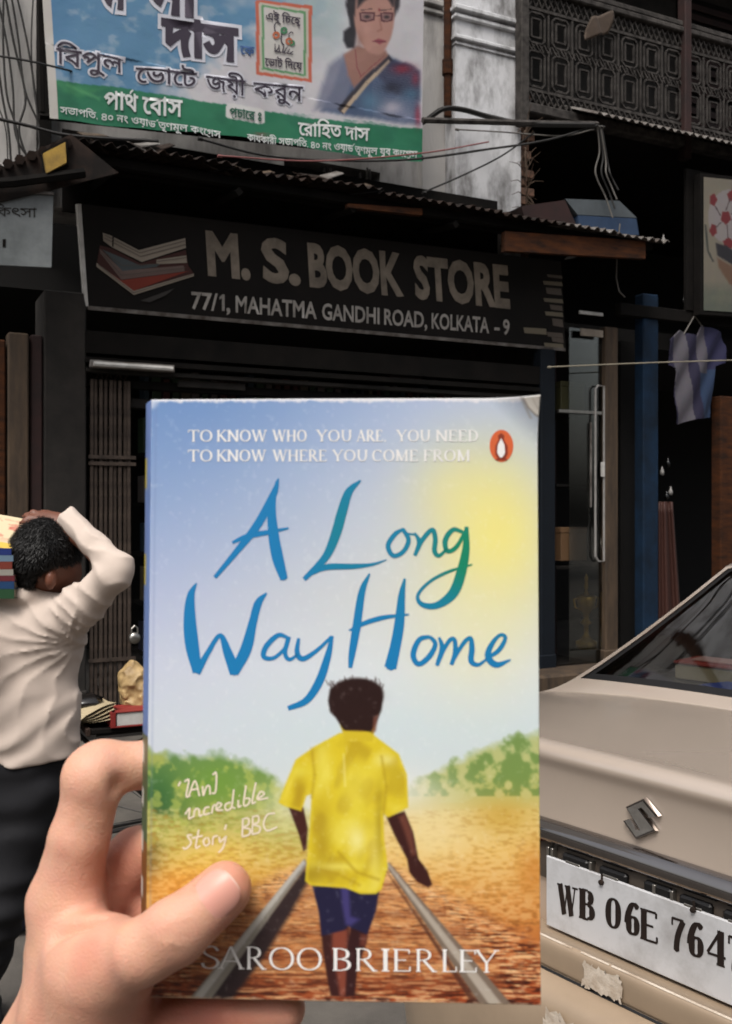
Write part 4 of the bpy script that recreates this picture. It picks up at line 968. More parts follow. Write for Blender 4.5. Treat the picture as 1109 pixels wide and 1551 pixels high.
# bright bits deep in the shop
for i, (u, v) in enumerate(((1003, 715), (1012, 702), (1016, 745), (1010, 752), (1005, 364), (1036, 456))):
    p = fp(u, v, .0); t = thing('glass_bottle' if i < 4 else 'light_bulb', ('leftmost glinting bottle beside the bright blue post', 'highest of the glinting bottles beside the bright blue post', 'rightmost glinting bottle beside the bright blue post', 'lowest of the glinting bottles beside the bright blue post', 'unlit bulb in the dark under the tin canopy', 'unlit bulb in the dark just above the hanging jersey')[i], ('bottle', 'bulb')[i > 3], p, FAC, group=('glinting bottles in the right shop', 'unlit bulbs in the right shop')[i > 3])
    b = MB(); b.lathe(tuple(p), [(0, -.03), (.016, -.028), (.02, .0), (.012, .02), (.007, .03), (.007, .05), (0, .05)], 10); part('body' if i < 4 else 'globe', b, M_glassdark if i % 2 else M_tin2, t, smooth=True)
    b = MB(); b.lathe((p.x, p.y, p.z + .05), [(0, 0), (.009, 0), (.009, .012), (0, .012)], 8); part('cap', b, M_soot, t)
# football poster
PO = .22; cp = Canvas(1055, 250, 1210, 490, 1.0, '#8f8676')
cp.mix(np.clip((cp.V - 425) / 20, 0, 1), '#6f7466'); cp.mix(np.clip(fbm(cp.U / 20, cp.V / 25) - .35, 0, .5), '#a5987f')
bc = (1106, 328); 
cp.poly([(bc[0] + 34 * math.cos(a), bc[1] + 42 * math.sin(a)) for a in np.linspace(0, 6.28, 24)[:-1]], '#a39a98', 1.)
def pent(cx, cy, r, rot, ax=1.): return [(cx + r * ax * math.cos(rot + k * 1.2566), cy + r * math.sin(rot + k * 1.2566)) for k in range(5)]
for cx, cy, r, ro, ax in ((1099, 329, 11, .3, .75), (1080, 302, 10, 0, .6), (1080, 348, 10, .5, .6), (1103, 368, 9, 1, 1), (1110, 296, 10, .9, 1), (1130, 312, 10, .2, .8), (1130, 350, 10, .7, .8)): cp.poly(pent(cx, cy, r, ro, ax), '#7e1f22', .8)
for a, b_ in (((1099, 318), (1106, 300)), ((1091, 326), (1083, 312)), ((1092, 336), (1083, 345)), ((1101, 340), (1102, 360)), ((1108, 332), (1124, 340)), ((1107, 324), (1124, 316))): cp.line([a, b_], 1.4, '#4f3a3a', .7)
cp.poly([(1084, 368), (1100, 372), (1125, 390), (1150, 440), (1130, 440), (1108, 400), (1086, 386)], '#241e24', 1.5); cp.poly([(1086, 390), (1108, 402), (1128, 442), (1105, 430), (1088, 404)], '#7a5a44', 2)
cp.line([(1068, 340), (1072, 380), (1080, 396)], 2.5, '#3c4038', 1)
nu, nv = 150, 220; pu, pv_ = np.meshgrid(np.linspace(1066, 1190, nu), np.linspace(0, 1, nv)); pv_ = (268 + (pu - 1066) * .1) + pv_ * ((470 + (pu - 1066) * .06) - (268 + (pu - 1066) * .1))
G_ = plane_grid(FAC, pu, pv_, -PO).reshape(-1, 3); ci = np.clip((pv_ - cp.v[0]).astype(int), 0, cp.h - 1); cj = np.clip((pu - cp.u[0]).astype(int), 0, cp.w - 1)
PS = thing('poster_box', 'cream shop poster panel with a red and white football at the right edge', 'poster', tuple(fp(1066, 470, PO)), FAC)
o = link(mesh_from('print', G_ - np.array(loc_of(PS)), grid_faces(nv, nu), vmat('poster_print', rough=.5, grain=.15, gscale=12), False, cp.lin()[ci, cj].reshape(-1, 3) * .48), 'print', PS); face_out(o, (0, -1, 0))
slab_uv([(1061, 262), (1061, 476), (1194, 484), (1194, 276)], PO - .006, .08, M_soot, PS, 'box')

# ---- wires slung along the front
def wire(label, pts, r, m, grp=None, nm='cable'):
    P3 = [np.array(fp(*p)) for p in pts]; P3 = catmull(P3, 6)
    t = thing(nm, label, nm, tuple(P3[0]), FAC, group=grp); b = MB(); b.tube([tuple(x) for x in P3], r, 5); part('strand', b, m, t)
    b = MB(); b.tube([tuple(P3[0]), tuple(P3[0] + np.array((.03, 0, 0)))], r * 1.8, 5); part('clip', b, m, t)
wire('thick black cable sagging across the white pilaster towards the balcony', [(600, 200, -.1), (640, 186, -.05), (670, 166, .0), (700, 166, .0), (745, 178, .05), (800, 188, .3), (900, 190, .4)], .022, M_cable)
wire('long thin wire crossing below the banner to the balcony', [(300, 210, .4), (420, 238, .4), (600, 243, .42), (740, 226, .4), (830, 212, .38), (905, 190, .36)], .009, M_cable)
wire('thin wire rising diagonally across the white pilaster', [(640, 292, .3), (700, 266, .2), (760, 236, .2), (810, 200, .3)], .007, M_cable)
wire('second thin black wire running just under the banner foot', [(-20, 82, .45), (60, 96, .45), (200, 130, -.2), (400, 170, -.2)], .007, M_cable)
wire('black wire sloping down from the left edge to the awning peak', [(-20, 176, .5), (40, 190, .5), (110, 206, .5), (240, 214, .45)], .011, M_cable)
wire('pink wire passing below the green foot of the banner', [(330, 236, .5), (480, 244, .5), (640, 232, .5), (740, 215, .4)], .006, mat('pink_wire', '#7a4a48'))
wire('taut pale string stretched across the right shop front', [(830, 556, .3), (900, 553, .3), (1000, 549, .3), (1130, 545, .3)], .0055, mat('pale_string', '#8d8574'), nm='string')
wire('loose grey wire hanging in a loop beside the white pilaster', [(690, 196, .1), (760, 200, .12), (850, 206, .3), (900, 196, .35)], .006, M_cableg)
for i, (a, m) in enumerate(((0, M_cableg), (9, M_cable), (16, M_cableg), (22, M_cable))):
    wire('%s dangling wire tail hanging from the tin canopy edge' % ('leftmost', 'second from the left,', 'third from the left,', 'rightmost')[i], [(905 + a * .3, 192, .3), (908 + a * .6, 230 + i * 6, .28), (902 + a, 262, .3), (918 + a * .5, 300 - i * 9, .3), (928 + a * .4, 330 - i * 14, .32)], .007, m, 'wire tails hanging from the tin canopy')
for i in range(9):   # creeper stems on the left wall
    u = -30 + i * 9; pts = [(u + random.uniform(-20, 10), -30, -.28), (u + random.uniform(0, 10), 60, -.27), (u + 12 + random.uniform(-8, 8), 140, -.25), (u + 20 + random.uniform(-10, 14), 200, -.22), (u + 24 + random.uniform(-8, 20), 250, -.2)]
    wire('%s creeper stem from the left climbing the grey upper wall' % ('first', 'second', 'third', 'fourth', 'fifth', 'sixth', 'seventh', 'eighth', 'ninth')[i], [(p[0] + random.uniform(-9, 9), p[1] + random.uniform(-8, 8), p[2]) for p in pts], random.uniform(.004, .009), M_cable, 'creeper stems on the upper left wall', nm='creeper_stem')
for i in range(30):  # twigs in the tuft beside the brick edge
    pass
TW = thing('weed_tuft', 'dry brown weed tuft growing out of the broken pilaster edge', 'weed', fp(797, 235, .05), FAC)
b = MB(); a = fp(793, 240, .0)
for i in range(46):
    th = random.uniform(0, 6.28); L = random.uniform(.08, .26); h0 = random.uniform(-.45, .25); p = Vector((a.x + .02, a.y, a.z + h0))
    e = p + Vector((math.cos(th) * L * .7, -abs(math.sin(th)) * L * .5, math.sin(th) * L)); b.tube([tuple(p), tuple((p + e) / 2 + Vector((0, 0, .03))), tuple(e)], [.005, .004, .002], 4)
part('stems', b, mat('dry_weed', '#4b3b2e', scale=20), TW, kind='stuff')

# ================================================================== CAR
TT, LL = Vector((.61, -.792, 0)).normalized(), None
LL = Vector((-TT.y, TT.x, 0))
CO = Vector((.341, 1.87, 0)) + TT * .25
Mc = Matrix.Identity(4)
for i, a in enumerate((TT, LL, Vector((0, 0, 1)))):
    for j in range(3): Mc[j][i] = a[j]
    Mc[i][3] = CO[i]
CAR = Frame(Mc)
def cp_(u, v, y): return CAR.plane(u, v, y)
M_paint = mat('beige_metallic_paint', '#c8b8a9', rough=.27, metal=.5, var=.06, scale=3, coat=.9, bump=.02, bscale=300, dist=.001)
MATS['beige_metallic_paint'].node_tree.nodes['Principled BSDF'].inputs['Coat Roughness'].default_value = .12
M_plastic = mat('dusty_beige_bumper', '#97846f', rough=.4, var=.15, scale=6, coat=.2, bump=.05)
M_chip = mat('chalky_filler_patch', '#c3b8aa', rough=.9, scale=22, col2='#9c8b79', bump=.4)
M_trim = mat('black_trim', '#121112', rough=.4, scale=8, bump=0)
M_tail = mat('red_tail_lens', '#7c130c', rough=.12, coat=.8, scale=6, bump=0)
M_cglass = glass_mat('car_glass', (.42, .44, .43), .07)
CARO = thing('parked_car', 'beige metallic sedan seen from behind at the lower right with white number plate', 'car', (0, 0, 0), CAR)
# long profile from the rear panel over the roof to the front: (y, z, half width, corner wrap, crown drop)
prof = [(.05, .80, .80, .16, 0), (.012, .865, .80, .16, 0), (.0, .95, .80, .16, 0), (-.004, 1.0, .80, .17, .005), (.002, 1.06, .80, .17, .01), (.006, 1.12, .79, .18, .015), (.004, 1.165, .78, .18, .02),
        (-.004, 1.192, .77, .18, .024), (.012, 1.212, .765, .17, .03), (.06, 1.218, .755, .13, .035), (.16, 1.228, .74, .07, .05), (.28, 1.240, .72, .05, .056), (.385, 1.25, .70, .05, .058),
        (.41, 1.258, .60, .05, .026), (.60, 1.348, .562, .04, .032), (.80, 1.448, .532, .03, .036), (.95, 1.525, .508, .02, .036), (1.01, 1.546, .508, .02, .036), (1.25, 1.575, .535, .02, .035), (1.7, 1.58, .56, 0, .03), (2.1, 1.55, .57, .04, .03), (2.25, 1.51, .58, .06, .03),
        (2.9, 1.08, .70, .1, .03), (3.0, 1.04, .74, .08, .03), (3.5, .96, .74, -.05, .04), (3.9, .86, .72, -.14, .04), (4.02, .70, .72, -.2, .02), (4.05, .5, .76, -.22, 0), (4.0, .25, .78, -.2, 0)]
PR = catmull(prof, 6); NT = 61; ts = np.linspace(-1, 1, NT)
def cs_(i, t):
    y, z, w, wr, cr = PR[i]; return (w * t, y + wr * abs(t) ** 3.2, z - cr * abs(t) ** 2.5)
GV = np.array([[cs_(i, t) for t in ts] for i in range(len(PR))]); NR = len(PR)
gl0, gl1 = 13 * 6 + 1, 16 * 6 + 1; fr0, fr1 = 21 * 6 + 2, 22 * 6
body = MB(); idx = np.arange(NR * NT).reshape(NR, NT); fcs = []; rear = []; front = []
for i in range(NR - 1):
    for j in range(NT - 1):
        f = (idx[i, j], idx[i, j + 1], idx[i + 1, j + 1], idx[i + 1, j]); tm = abs((ts[j] + ts[j + 1]) / 2)
        (rear if gl0 <= i < gl1 and tm < .97 else front if fr0 <= i < fr1 and tm < .92 else fcs).append(f)
body.v = [tuple(p) for p in GV.reshape(-1, 3)]; body.f = [tuple(map(int, f)) for f in fcs]
bo = part('body', body, M_paint, CARO, smooth=True, recalc=False); face_out(bo, (0, -.1, 1))
# inner rim so the window openings have depth
def sub(fl, dz, name, m, par, **k):
    used = sorted({q for f in fl for q in f}); mp_ = {q: i for i, q in enumerate(used)}; b = MB(); b.v = [tuple(np.array(body.v[q]) + np.array(dz)) for q in used]; b.f = [tuple(mp_[q] for q in f) for f in fl]
    return part(name, b, m, par, smooth=True, recalc=False, **k)
rw = sub(rear, (0, .004, -.006), 'rear_window', M_cglass, CARO)
ww = sub(front, (0, -.004, -.006), 'windscreen', M_cglass, CARO)
# black ceramic border of the rear glass
bd = []
for i in range(gl0, gl1):
    for j in range(NT - 1):
        tm = abs((ts[j] + ts[j + 1]) / 2)
        if tm < .97 and (tm > .94 or i < gl0 + 1 or i >= gl1 - 1): bd.append((idx[i, j], idx[i, j + 1], idx[i + 1, j + 1], idx[i + 1, j]))
bdo = sub(bd, (0, .0, -.003), 'border', M_trim, rw)
# sides: cap outline with wheel arches
def side(sg):
    top = [tuple(GV[i, 0 if sg < 0 else -1]) for i in range(NR)]
    yr, yf = .85, 3.35; bot = []
    bot += [(sg * .80, 3.95, .22)]
    for yc in (yf, yr):
        bot += [(sg * .82, yc + .36 * math.cos(a), .3 + .36 * math.sin(a)) for a in np.linspace(0, math.pi, 12)]
    bot += [(sg * .80, .25, .22), (sg * .80, .21, .5)]
    loop = top + bot
    from mathutils.geometry import tessellate_polygon
    fl = [Vector((p[1], p[2], 0)) for p in loop]; tri = tessellate_polygon([fl]); b = MB(); b.add(loop, [tuple(t) for t in tri]); return b
for sg in (-1, 1):
    o = part('side_panel', side(sg), M_paint, CARO, recalc=False); face_out(o, (sg, 0, 0))
    # shoulder skin bulging outward under the glass line
    V = []; nb = 40
    ys = np.linspace(.24, 3.9, nb); zs = np.linspace(1.05, .62, 6)
    for z in zs:
        for y in ys: V.append((sg * (.80 + .035 * math.sin(math.pi * (1.1 - z) / .6)) * (1 - .05 * max(0, (y - 3) / 1) ** 2), y, z - .14 * max(0, (y - 2.6) / 1.4)))
    o = link(mesh_from('shoulder_panel', np.array(V), grid_faces(6, nb), M_paint, True), 'shoulder_panel', CARO); face_out(o, (sg, 0, 0))
    for (ya, yb, za, zb_, zc_) in ((.98, 1.62, 1.13, 1.43, 1.13), (1.68, 2.42, 1.12, 1.42, 1.12)):
        b = MB(); top_in = .20
        b.quadpatch([(sg * .80, ya - .1, za - .02), (sg * .80, yb + (.25 if ya > 1.5 else 0), za - .02), (sg * .605, yb, zb_), (sg * .605, ya + .1, zb_)], .012, (-sg, 0, 0)); w_ = part('side_window', b, M_glassdark, CARO)
    for yc in (.85, 3.35):
        b = MB(); b.lathe((sg * .72, yc, .3), [(0, -.09), (.2, -.09), (.29, -.085), (.3, -.05), (.3, .06), (.29, .09), (.2, .095), (.19, .07), (.0, .07)] if sg > 0 else [(0, .09), (.2, .09), (.29, .085), (.3, .05), (.3, -.06), (.29, -.09), (.2, -.095), (.19, -.07), (0, -.07)], 28, 'x')
        wh = part('wheel', b, M_black, CARO, smooth=False)
        b = MB(); b.lathe((sg * .735, yc, .3), [(0, .05 * sg), (.05, .06 * sg), (.19, .055 * sg), (.2, .0)], 20, 'x'); part('hubcap', b, M_steel, wh) if False else link(mesh_from('hubcap', b.v, b.f, M_steel), 'hubcap', wh)
# rear bumper
bp_ = [(.02, .868, .84, .30), (-.05, .882, .84, .30), (-.075, .893, .84, .31), (-.084, .882, .845, .31), (-.081, .845, .845, .31), (-.078, .837, .845, .31), (-.100, .831, .85, .31), (-.128, .812, .85, .32), (-.137, .75, .85, .32), (-.13, .62, .85, .32), (-.11, .45, .84, .32), (-.06, .30, .82, .3), (.02, .24, .8, .3)]
BPc = catmull(bp_, 5); gvb = np.array([[(w * t, y + wr * abs(t) ** 4, z - .0 * abs(t)) for t in ts] for (y, z, w, wr) in BPc])
b = MB(); b.v = [tuple(p) for p in gvb.reshape(-1, 3)]; b.f = [tuple(map(int, f)) for f in grid_faces(len(BPc), NT)]
bu = part('rear_bumper', b, M_plastic, CARO, smooth=True, recalc=False); face_out(bu, (0, -1, 0))
seam = MB(); seam.tube([(.846 * t, -.0815 + .31 * abs(t) ** 4, .8365) for t in ts], .003, 4); part('seam', seam, M_trim, bu)
def patch(name, x0, x1, z0, z1, yf, m, par, jag=.004, lift=.0015):
    nx, nz = 24, 8; V = [];
    for j in range(nz):
        for i in range(nx):
            a, b2 = i / (nx - 1), j / (nz - 1); e = (a in (0, 1) or b2 in (0, 1)) * jag; x = x0 + (x1 - x0) * a + random.uniform(-e, e); z = z0 + (z1 - z0) * b2 + random.uniform(-e, e); V.append((x, yf(x, z) - lift, z))
    o = link(mesh_from(name, np.array(V), grid_faces(nz, nx), m, True), name, par); face_out(o, (0, -1, 0)); return o
def ybump(x, z):
    k = int(np.argmin(np.abs(BPc[:, 1] - z) + (np.arange(len(BPc)) < 8) * .5)); k2 = np.argsort(np.abs(BPc[8:, 1] - z))[:2] + 8; y = BPc[k2, 0].mean(); return min(y, BPc[k2[0], 0]) - .003 + .31 * abs(x / .845) ** 4
px0, px1 = cp_(884, 1470, -.085).x, cp_(943, 1490, -.085).x
patch('bare_patch', px0, px1, .843, .884, lambda x, z: -.0855 + .31 * abs(x / .845) ** 4, M_chip, bu)
patch('bare_patch', px0 - .035, px1 + .0, .745, .80, lambda x, z: -.1375 + .31 * abs(x / .845) ** 4, M_chip, bu, jag=.012)
edge_w = MB(); xe0, xe1 = cp_(829, 1420, -.07).x, cp_(1109, 1520, -.07).x
for (a0, a1) in ((-.30, -.12), (-.10, -.04), (-.035, .3)):
    edge_w.tube([(x, -.0785 + .31 * abs(x / .845) ** 4, .8925) for x in np.linspace(a0, a1, 8)], .0022, 4)
part('pale_edge', edge_w, M_chip, bu)  # broken pale line along the upper edge of the bumper
# trunk lid shut line, lamps, chrome strip, plate recess, plate, emblem
def yrear(x, z):
    k = np.argsort(np.abs(PR[:50, 1] - z))[:2]; y, wr, w = PR[k, 0].mean(), PR[k[0], 3], PR[k[0], 2]; return y + wr * abs(x / w) ** 3.2
M_rec = mat('recess_brown', '#4d443c', rough=.5, scale=10)
b = MB(); xs = np.linspace(-.42, .42, 22)
V = np.array([(x, yrear(x, z) - .004, z) for z in (1.035, 1.01, .985, .96) for x in xs]); o = link(mesh_from('plate_recess', V, grid_faces(4, 22), M_rec, True), 'plate_recess', CARO); face_out(o, (0, -1, 0))
zc0 = 1.052
strip = MB(); sec = [(.0, .022), (-.014, .021), (-.024, .010), (-.026, -.004), (-.018, -.018), (.0, -.022)]; xs = np.linspace(-.47, .47, 40)
vs = [(x, yrear(x, zc0) + a, zc0 + c + .012 * 0 - .02 * abs(x / .47) ** 3) for x in xs for a, c in sec]; fs3 = [(i * 6 + k, i * 6 + k + 1, (i + 1) * 6 + k + 1, (i + 1) * 6 + k) for i in range(39) for k in range(5)]
strip.add(vs, fs3); o = part('chrome_strip', strip, M_chrome, CARO, smooth=True)
for x in (-.20, -.115, .05, .13):  # black blocks with steel faces imitate broken reflections in the glossy trim
    b = MB(); b.box(x, x + .06, -.016, -.003, .992, 1.024, .004); l_ = part('reflection_block', b, M_trim, CARO)
    b = MB(); b.box(x + .012, x + .045, -.019, -.0165, 1.0, 1.014, .001); link(mesh_from('lens', b.v, b.f, M_steel), 'lens', l_)
for x in (-.235, -.225, -.135, .0, .035): b = MB(); b.box(x, x + .006, -.018, -.003, .99, 1.026, .001); part('reflection_bar', b, M_steel, CARO)  # steel bars imitate the bright breaks in the same reflection
b = MB(); b.box(-.02, .035, -.016, -.003, 1.0, 1.026, .004); part('boot_handle', b, M_trim, CARO)
for sg in (-1, 1):
    V = []; 
    for z in np.linspace(.90, 1.09, 8):
        for t in np.linspace(.47 if z > 1.0 else .5, .995, 16): x = sg * .8 * t; V.append((x, yrear(x, z) - .006, z - .01 * (t - .47)))
    o = link(mesh_from('tail_lamp', np.array(V), grid_faces(8, 16), M_tail, True), 'tail_lamp', CARO); face_out(o, (0, -1, 0)); m_ = o.modifiers.new('s', 'SOLIDIFY'); m_.thickness = .01; m_.offset = 0
    V = []
    for z in np.linspace(1.0, 1.055, 4):
        for x in np.linspace(.27, .37, 6): V.append((sg * x, yrear(x, z) - .008, z))
    o = link(mesh_from('inner_lamp', np.array(V), grid_faces(4, 6), M_tail, True), 'inner_lamp', CARO); face_out(o, (0, -1, 0)); m_ = o.modifiers.new('s', 'SOLIDIFY'); m_.thickness = .01; m_.offset = 0
for sg in (-1, 1):
    b = MB(); b.tube([(sg * x, yrear(x, z) - .0005, z) for x, z in ((.46, .85), (.46, 1.0), (.47, 1.1))] + [(sg * (.6 - .01 * k), PR[60 + k, 0] + PR[60 + k, 3] * .3, PR[60 + k, 1] - .0315) for k in ()], .0025, 4); part('shut_line', b, M_trim, CARO)
# interior
b = MB(); b.box(-.56, .56, .46, .98, 1.20, 1.225); part('parcel_shelf', b, M_trim, CARO)
for x in (-.45, .1): b = MB(); b.box(x, x + .38, .98, 1.1, .8, 1.24, .05); s_ = part('rear_seat', b, M_trim, CARO); b = MB(); b.box(x + .1, x + .28, 1.0, 1.08, 1.24, 1.36, .03); link(mesh_from('headrest', b.v, b.f, M_trim), 'headrest', s_)
b = MB(); b.box(-.70, .70, .3, 3.4, .25, .32); b.box(-.62, .62, 2.6, 2.9, .5, 1.05); part('cabin_floor', b, M_trim, CARO)
b = MB(); b.box(-.7, .7, .25, .4, .3, 1.12); part('boot_wall', b, M_trim, CARO)
# things on the parcel shelf
def shelf_thing(u, v, zt_, nm, lab, w, d, h, ms, rz):
    o0 = Vector((0, 0, EYE)); o_l = CAR.I @ o0; dd = CAR.I.to_3x3() @ Vector(((u - CU) / FPX, 1, -(v - CV) / FPX)); t_ = (zt_ - o_l.z) / dd.z; p = o_l + dd * t_
    t = thing(nm, lab, nm.split('_')[-1], tuple(p), CAR); c, s = math.cos(rz), math.sin(rz)
    for (z0, z1, m, pn, ins) in ms:
        b = MB(); b.box(-w / 2 + ins, w / 2 - ins, -d / 2 + ins, d / 2 - ins, z0, z1, .003)
        b.v = [(x * c - y * s + p.x, x * s + y * c + p.y, z + p.z) for x, y, z in b.v]; part(pn, b, m, t)
    return t
shelf_thing(1104, 1032, 1.226, 'tissue_box', 'red and cream tissue box on the parcel shelf behind the rear window', .23, .12, .05, [(0, .038, plain('cream_card', '#b7a88a'), 'carton', 0), (.038, .046, plain('red_card', '#9c2f28'), 'lid', -.003), (.046, .052, plain('pink_paper', '#c99a92'), 'tissue', .03)], .1)
shelf_thing(1130, 1066, 1.226, 'blue_packet', 'bright blue packet on the parcel shelf beside the tissue box', .2, .1, .03, [(0, .03, plain('blue_plastic', '#24439a', rough=.3), 'wrapper', 0), (.03, .033, plain('blue_plastic2', '#3a5bb0', rough=.3), 'flap', .01)], -.2)
# number plate
NP = .020
pl0 = cp_(829, 1296, -NP); pl1 = cp_(825, 1400, -NP)
px0 = (pl0.x + pl1.x) / 2; zt_p, zb_p = pl0.z, pl1.z
b = MB(); b.box(px0, px0 + .5, -NP, -NP + .006, zb_p, zt_p, .002); pla = part('number_plate', b, mat('plate_white', '#b4b4b6', rough=.45, scale=9, col2='#858280', bump=.05, thr=(.48, .8)), CARO)
def cmap(off): return lambda a, b: tuple(cp_(a, b, -off))
def cprint(cs, p0, p1, h, m, nm='plate_characters', off=NP + .0008, slant=0.):
    o = put_print(nm, run_text(cs, p0, p1, h, 1.0, slant=slant), m, CARO, CAR, cmap(off), 0); face_out(o, (0, -1, 0)); o.parent = pla; return o
M_ink = plain('plate_ink', '#1d1411', rough=.4)
zz = lambda x, y: (820 + x * .2606, 1180 + y * .2606)
for tx, x0, y0, x1, y1, h in (('W', 92, 775, 212, 808, 172), ('B', 218, 806, 312, 832, 175), ('0', 372, 858, 464, 880, 178), ('6', 482, 896, 572, 918, 188), ('E', 575, 928, 678, 962, 182), ('7', 756, 990, 838, 1018, 196), ('6', 846, 1022, 944, 1046, 200), ('4', 960, 1062, 1072, 1100, 205)):
    k_ = ((x1 - x0) / h) / (SG[tx][0] - .1); cs, w_ = serif(tx, T=min(.4, .2 / k_), t=.075, sl=.12 / k_, st=.065); cprint(cs, zz(x0, y0), zz(x1, y1), h * .2606, M_ink)
cs, w_ = serif('7', T=.2, t=.07, sl=.15, st=.06); cprint(cs, zz(1085, 1110), zz(1185, 1148), 210 * .2606, M_ink)
for x, y in ((348, 600), (882, 760)):
    p = cp_(*zz(x, y), -NP - .002); b = MB(); b.lathe((p.x, p.y, p.z), [(0, -.004), (.0045, -.003), (.005, .003), (0, .003)], 10, 'y'); s_ = link(mesh_from('screw', b.v, b.f, M_rust), 'screw', CARO); s_.parent = pla
    b = MB(); b.box(p.x - .002, p.x + .0025, p.y + .0012, p.y + .002, p.z - .0, p.z + .014); s_ = link(mesh_from('rust_streak', b.v, b.f, M_rust), 'rust_streak', pla)
# maker's emblem
eo = [(612, 104), (702, 208), (668, 222), (632, 205), (624, 178), (572, 150), (682, 298), (566, 350), (482, 240), (512, 232), (540, 262), (545, 284), (600, 300), (500, 155)]
eo = [(612, 104), (700, 212), (640, 218), (650, 204), (600, 148), (574, 158), (682, 300), (566, 350), (484, 240), (520, 230), (548, 268), (560, 300), (592, 304), (500, 155)]
def emb(dy): return [cp_(*zz(x, y), yrear(0, 1.11) - dy) for x, y in eo]
base = emb(.002); cx_ = sum((p for p in base), Vector()) / len(base); n_ = len(base)
front_ = [Vector((p.x + (cx_.x - p.x) * .05, yrear(p.x, p.z) - .009, p.z + (cx_.z - p.z) * .05)) for p in base]
b = MB(); b.add(base + front_, [tuple(range(n_, 2 * n_))] + [(i, (i + 1) % n_, (i + 1) % n_ + n_, i + n_) for i in range(n_)])
em = part('emblem', b, M_chrome, CARO)
b = MB(); b.add([p + Vector((0, -.0012, 0)) for p in [Vector((q.x + (cx_.x - q.x) * .16, yrear(q.x, q.z) - .0085, q.z + (cx_.z - q.z) * .16)) for q in base]], [tuple(range(n_))])
o = link(mesh_from('emblem_face', b.v, b.f, mat('emblem_grey', '#8d8984', rough=.45, metal=.7, scale=60)), 'emblem_face', em); face_out(o, (0, -1, 0))

# ================================================================== BICYCLE with load, behind the man
BF = Frame(Matrix.Translation((P(103, 1065, 4.1).x, 4.1, 0)) @ Matrix.Rotation(R(24), 4, 'Z'))
BI = thing('bicycle', 'black parked bicycle with worn saddle and rear carrier behind the man', 'bicycle', (0, 0, 0), BF)
def bt(nm, pts, r, m=M_black, par=BI, n=8):
    b = MB(); b.tube(pts, r, n); return part(nm, b, m, par)
ax_r, ax_f = (.42, 0, .33), (-.72, 0, .33)
for (cx, _, cz) in (ax_r, ax_f):
    b = MB(); b.tube([(cx + .32 * math.cos(a), 0, cz + .32 * math.sin(a)) for a in np.linspace(0, 2 * math.pi, 33)], .017, 8, cap=False); w_ = part('wheel', b, M_black, BI)
    b = MB(); b.tube([(cx + .298 * math.cos(a), 0, cz + .298 * math.sin(a)) for a in np.linspace(0, 2 * math.pi, 33)], .010, 6, cap=False); link(mesh_from('rim', b.v, b.f, M_steel), 'rim', w_)
    for k in range(18):
        a = k * math.pi / 9; b = MB(); b.tube([(cx, (-.03, .03)[k % 2], cz), (cx + .295 * math.cos(a), 0, cz + .295 * math.sin(a))], .0022, 4); link(mesh_from('spoke', b.v, b.f, M_steel), 'spoke', w_)
    b = MB(); b.tube([(cx, -.05, cz), (cx, .05, cz)], .02, 8); part('hub', b, M_steel, BI)
    bt('mudguard', [(cx + .355 * math.cos(a), 0, cz + .355 * math.sin(a)) for a in np.linspace(-.1, 2.6, 14)], .02)
ss = (.02, 0, .82); bb_ = (-.05, 0, .30); hd = (-.52, 0, .80)
bt('seat_tube', [bb_, ss], .016); bt('top_tube', [(.0, 0, .75), (hd[0], 0, .76)], .015); bt('down_tube', [bb_, (hd[0] - .01, 0, .68)], .017)
for s in (-.04, .04):
    bt('seat_stay', [(.01, s * .4, .76), (ax_r[0], s, ax_r[2])], .009); bt('chain_stay', [(bb_[0], s * .6, bb_[2]), (ax_r[0], s, ax_r[2])], .010); bt('fork_blade', [(hd[0] - .03, s, .64), (ax_f[0], s, ax_f[2])], .011)
bt('head_tube', [(hd[0] - .03, 0, .64), (hd[0] + .02, 0, .92)], .018); bt('handlebar', [(-.38, -.28, .96), (-.5, -.2, 1.0), (-.5, 0, .95), (-.5, .2, 1.0), (-.38, .28, .96)], .012, M_steel)
b = MB(); b.tube([(bb_[0] + .09 * math.cos(a), -.045, bb_[2] + .09 * math.sin(a)) for a in np.linspace(0, 6.283, 20)], .006, 4); part('chainring', b, M_steel, BI)
for s in (-1, 1): bt('crank', [(bb_[0], s * .06, bb_[2]), (bb_[0] + s * .14, s * .08, bb_[2] - s * .08)], .009, M_steel); b = MB(); b.box(bb_[0] + s * .14 - .045, bb_[0] + s * .14 + .045, s * .09, s * .17, bb_[2] - s * .08 - .012, bb_[2] - s * .08 + .012, .004); part('pedal', b, M_black, BI)
b = MB(); b.tube([(-.14, 0, .84), (-.05, 0, .852), (.04, 0, .86), (.10, 0, .865), (.13, 0, .86)], [.02, .035, .075, .09, .05], 12); b.v = [(x, y, .855 + (z - .855) * .38) for x, y, z in b.v]; part('saddle', b, mat('worn_black_leather', '#1a1716', rough=.25, coat=.5, scale=12), BI, smooth=True)
for k in range(4): y = -.075 + .05 * k; bt('carrier_bar', [(.1, y, .735), (.58, y, .745)], .007, M_steel)
for s in (-.09, .09): bt('carrier_stay', [(.54, s, .742), (ax_r[0], s * .6, ax_r[2])], .006, M_black); bt('carrier_edge', [(.1, s, .735), (.6, s, .745)], .007, M_black)
bt('kickstand', [(.36, .05, .33), (.30, .2, .015)], .01, M_steel)
b = MB(); b.box(.06, .66, -.16, .16, .752, .775, .004); t = thing('plank', 'black board lying across the bicycle carrier under the bundles', 'board', (.36, 0, .752), BF); part('board', b, M_soot, t); b = MB(); b.box(.05, .068, -.165, .165, .748, .779, .003); part('edge_batten', b, M_rust, t)
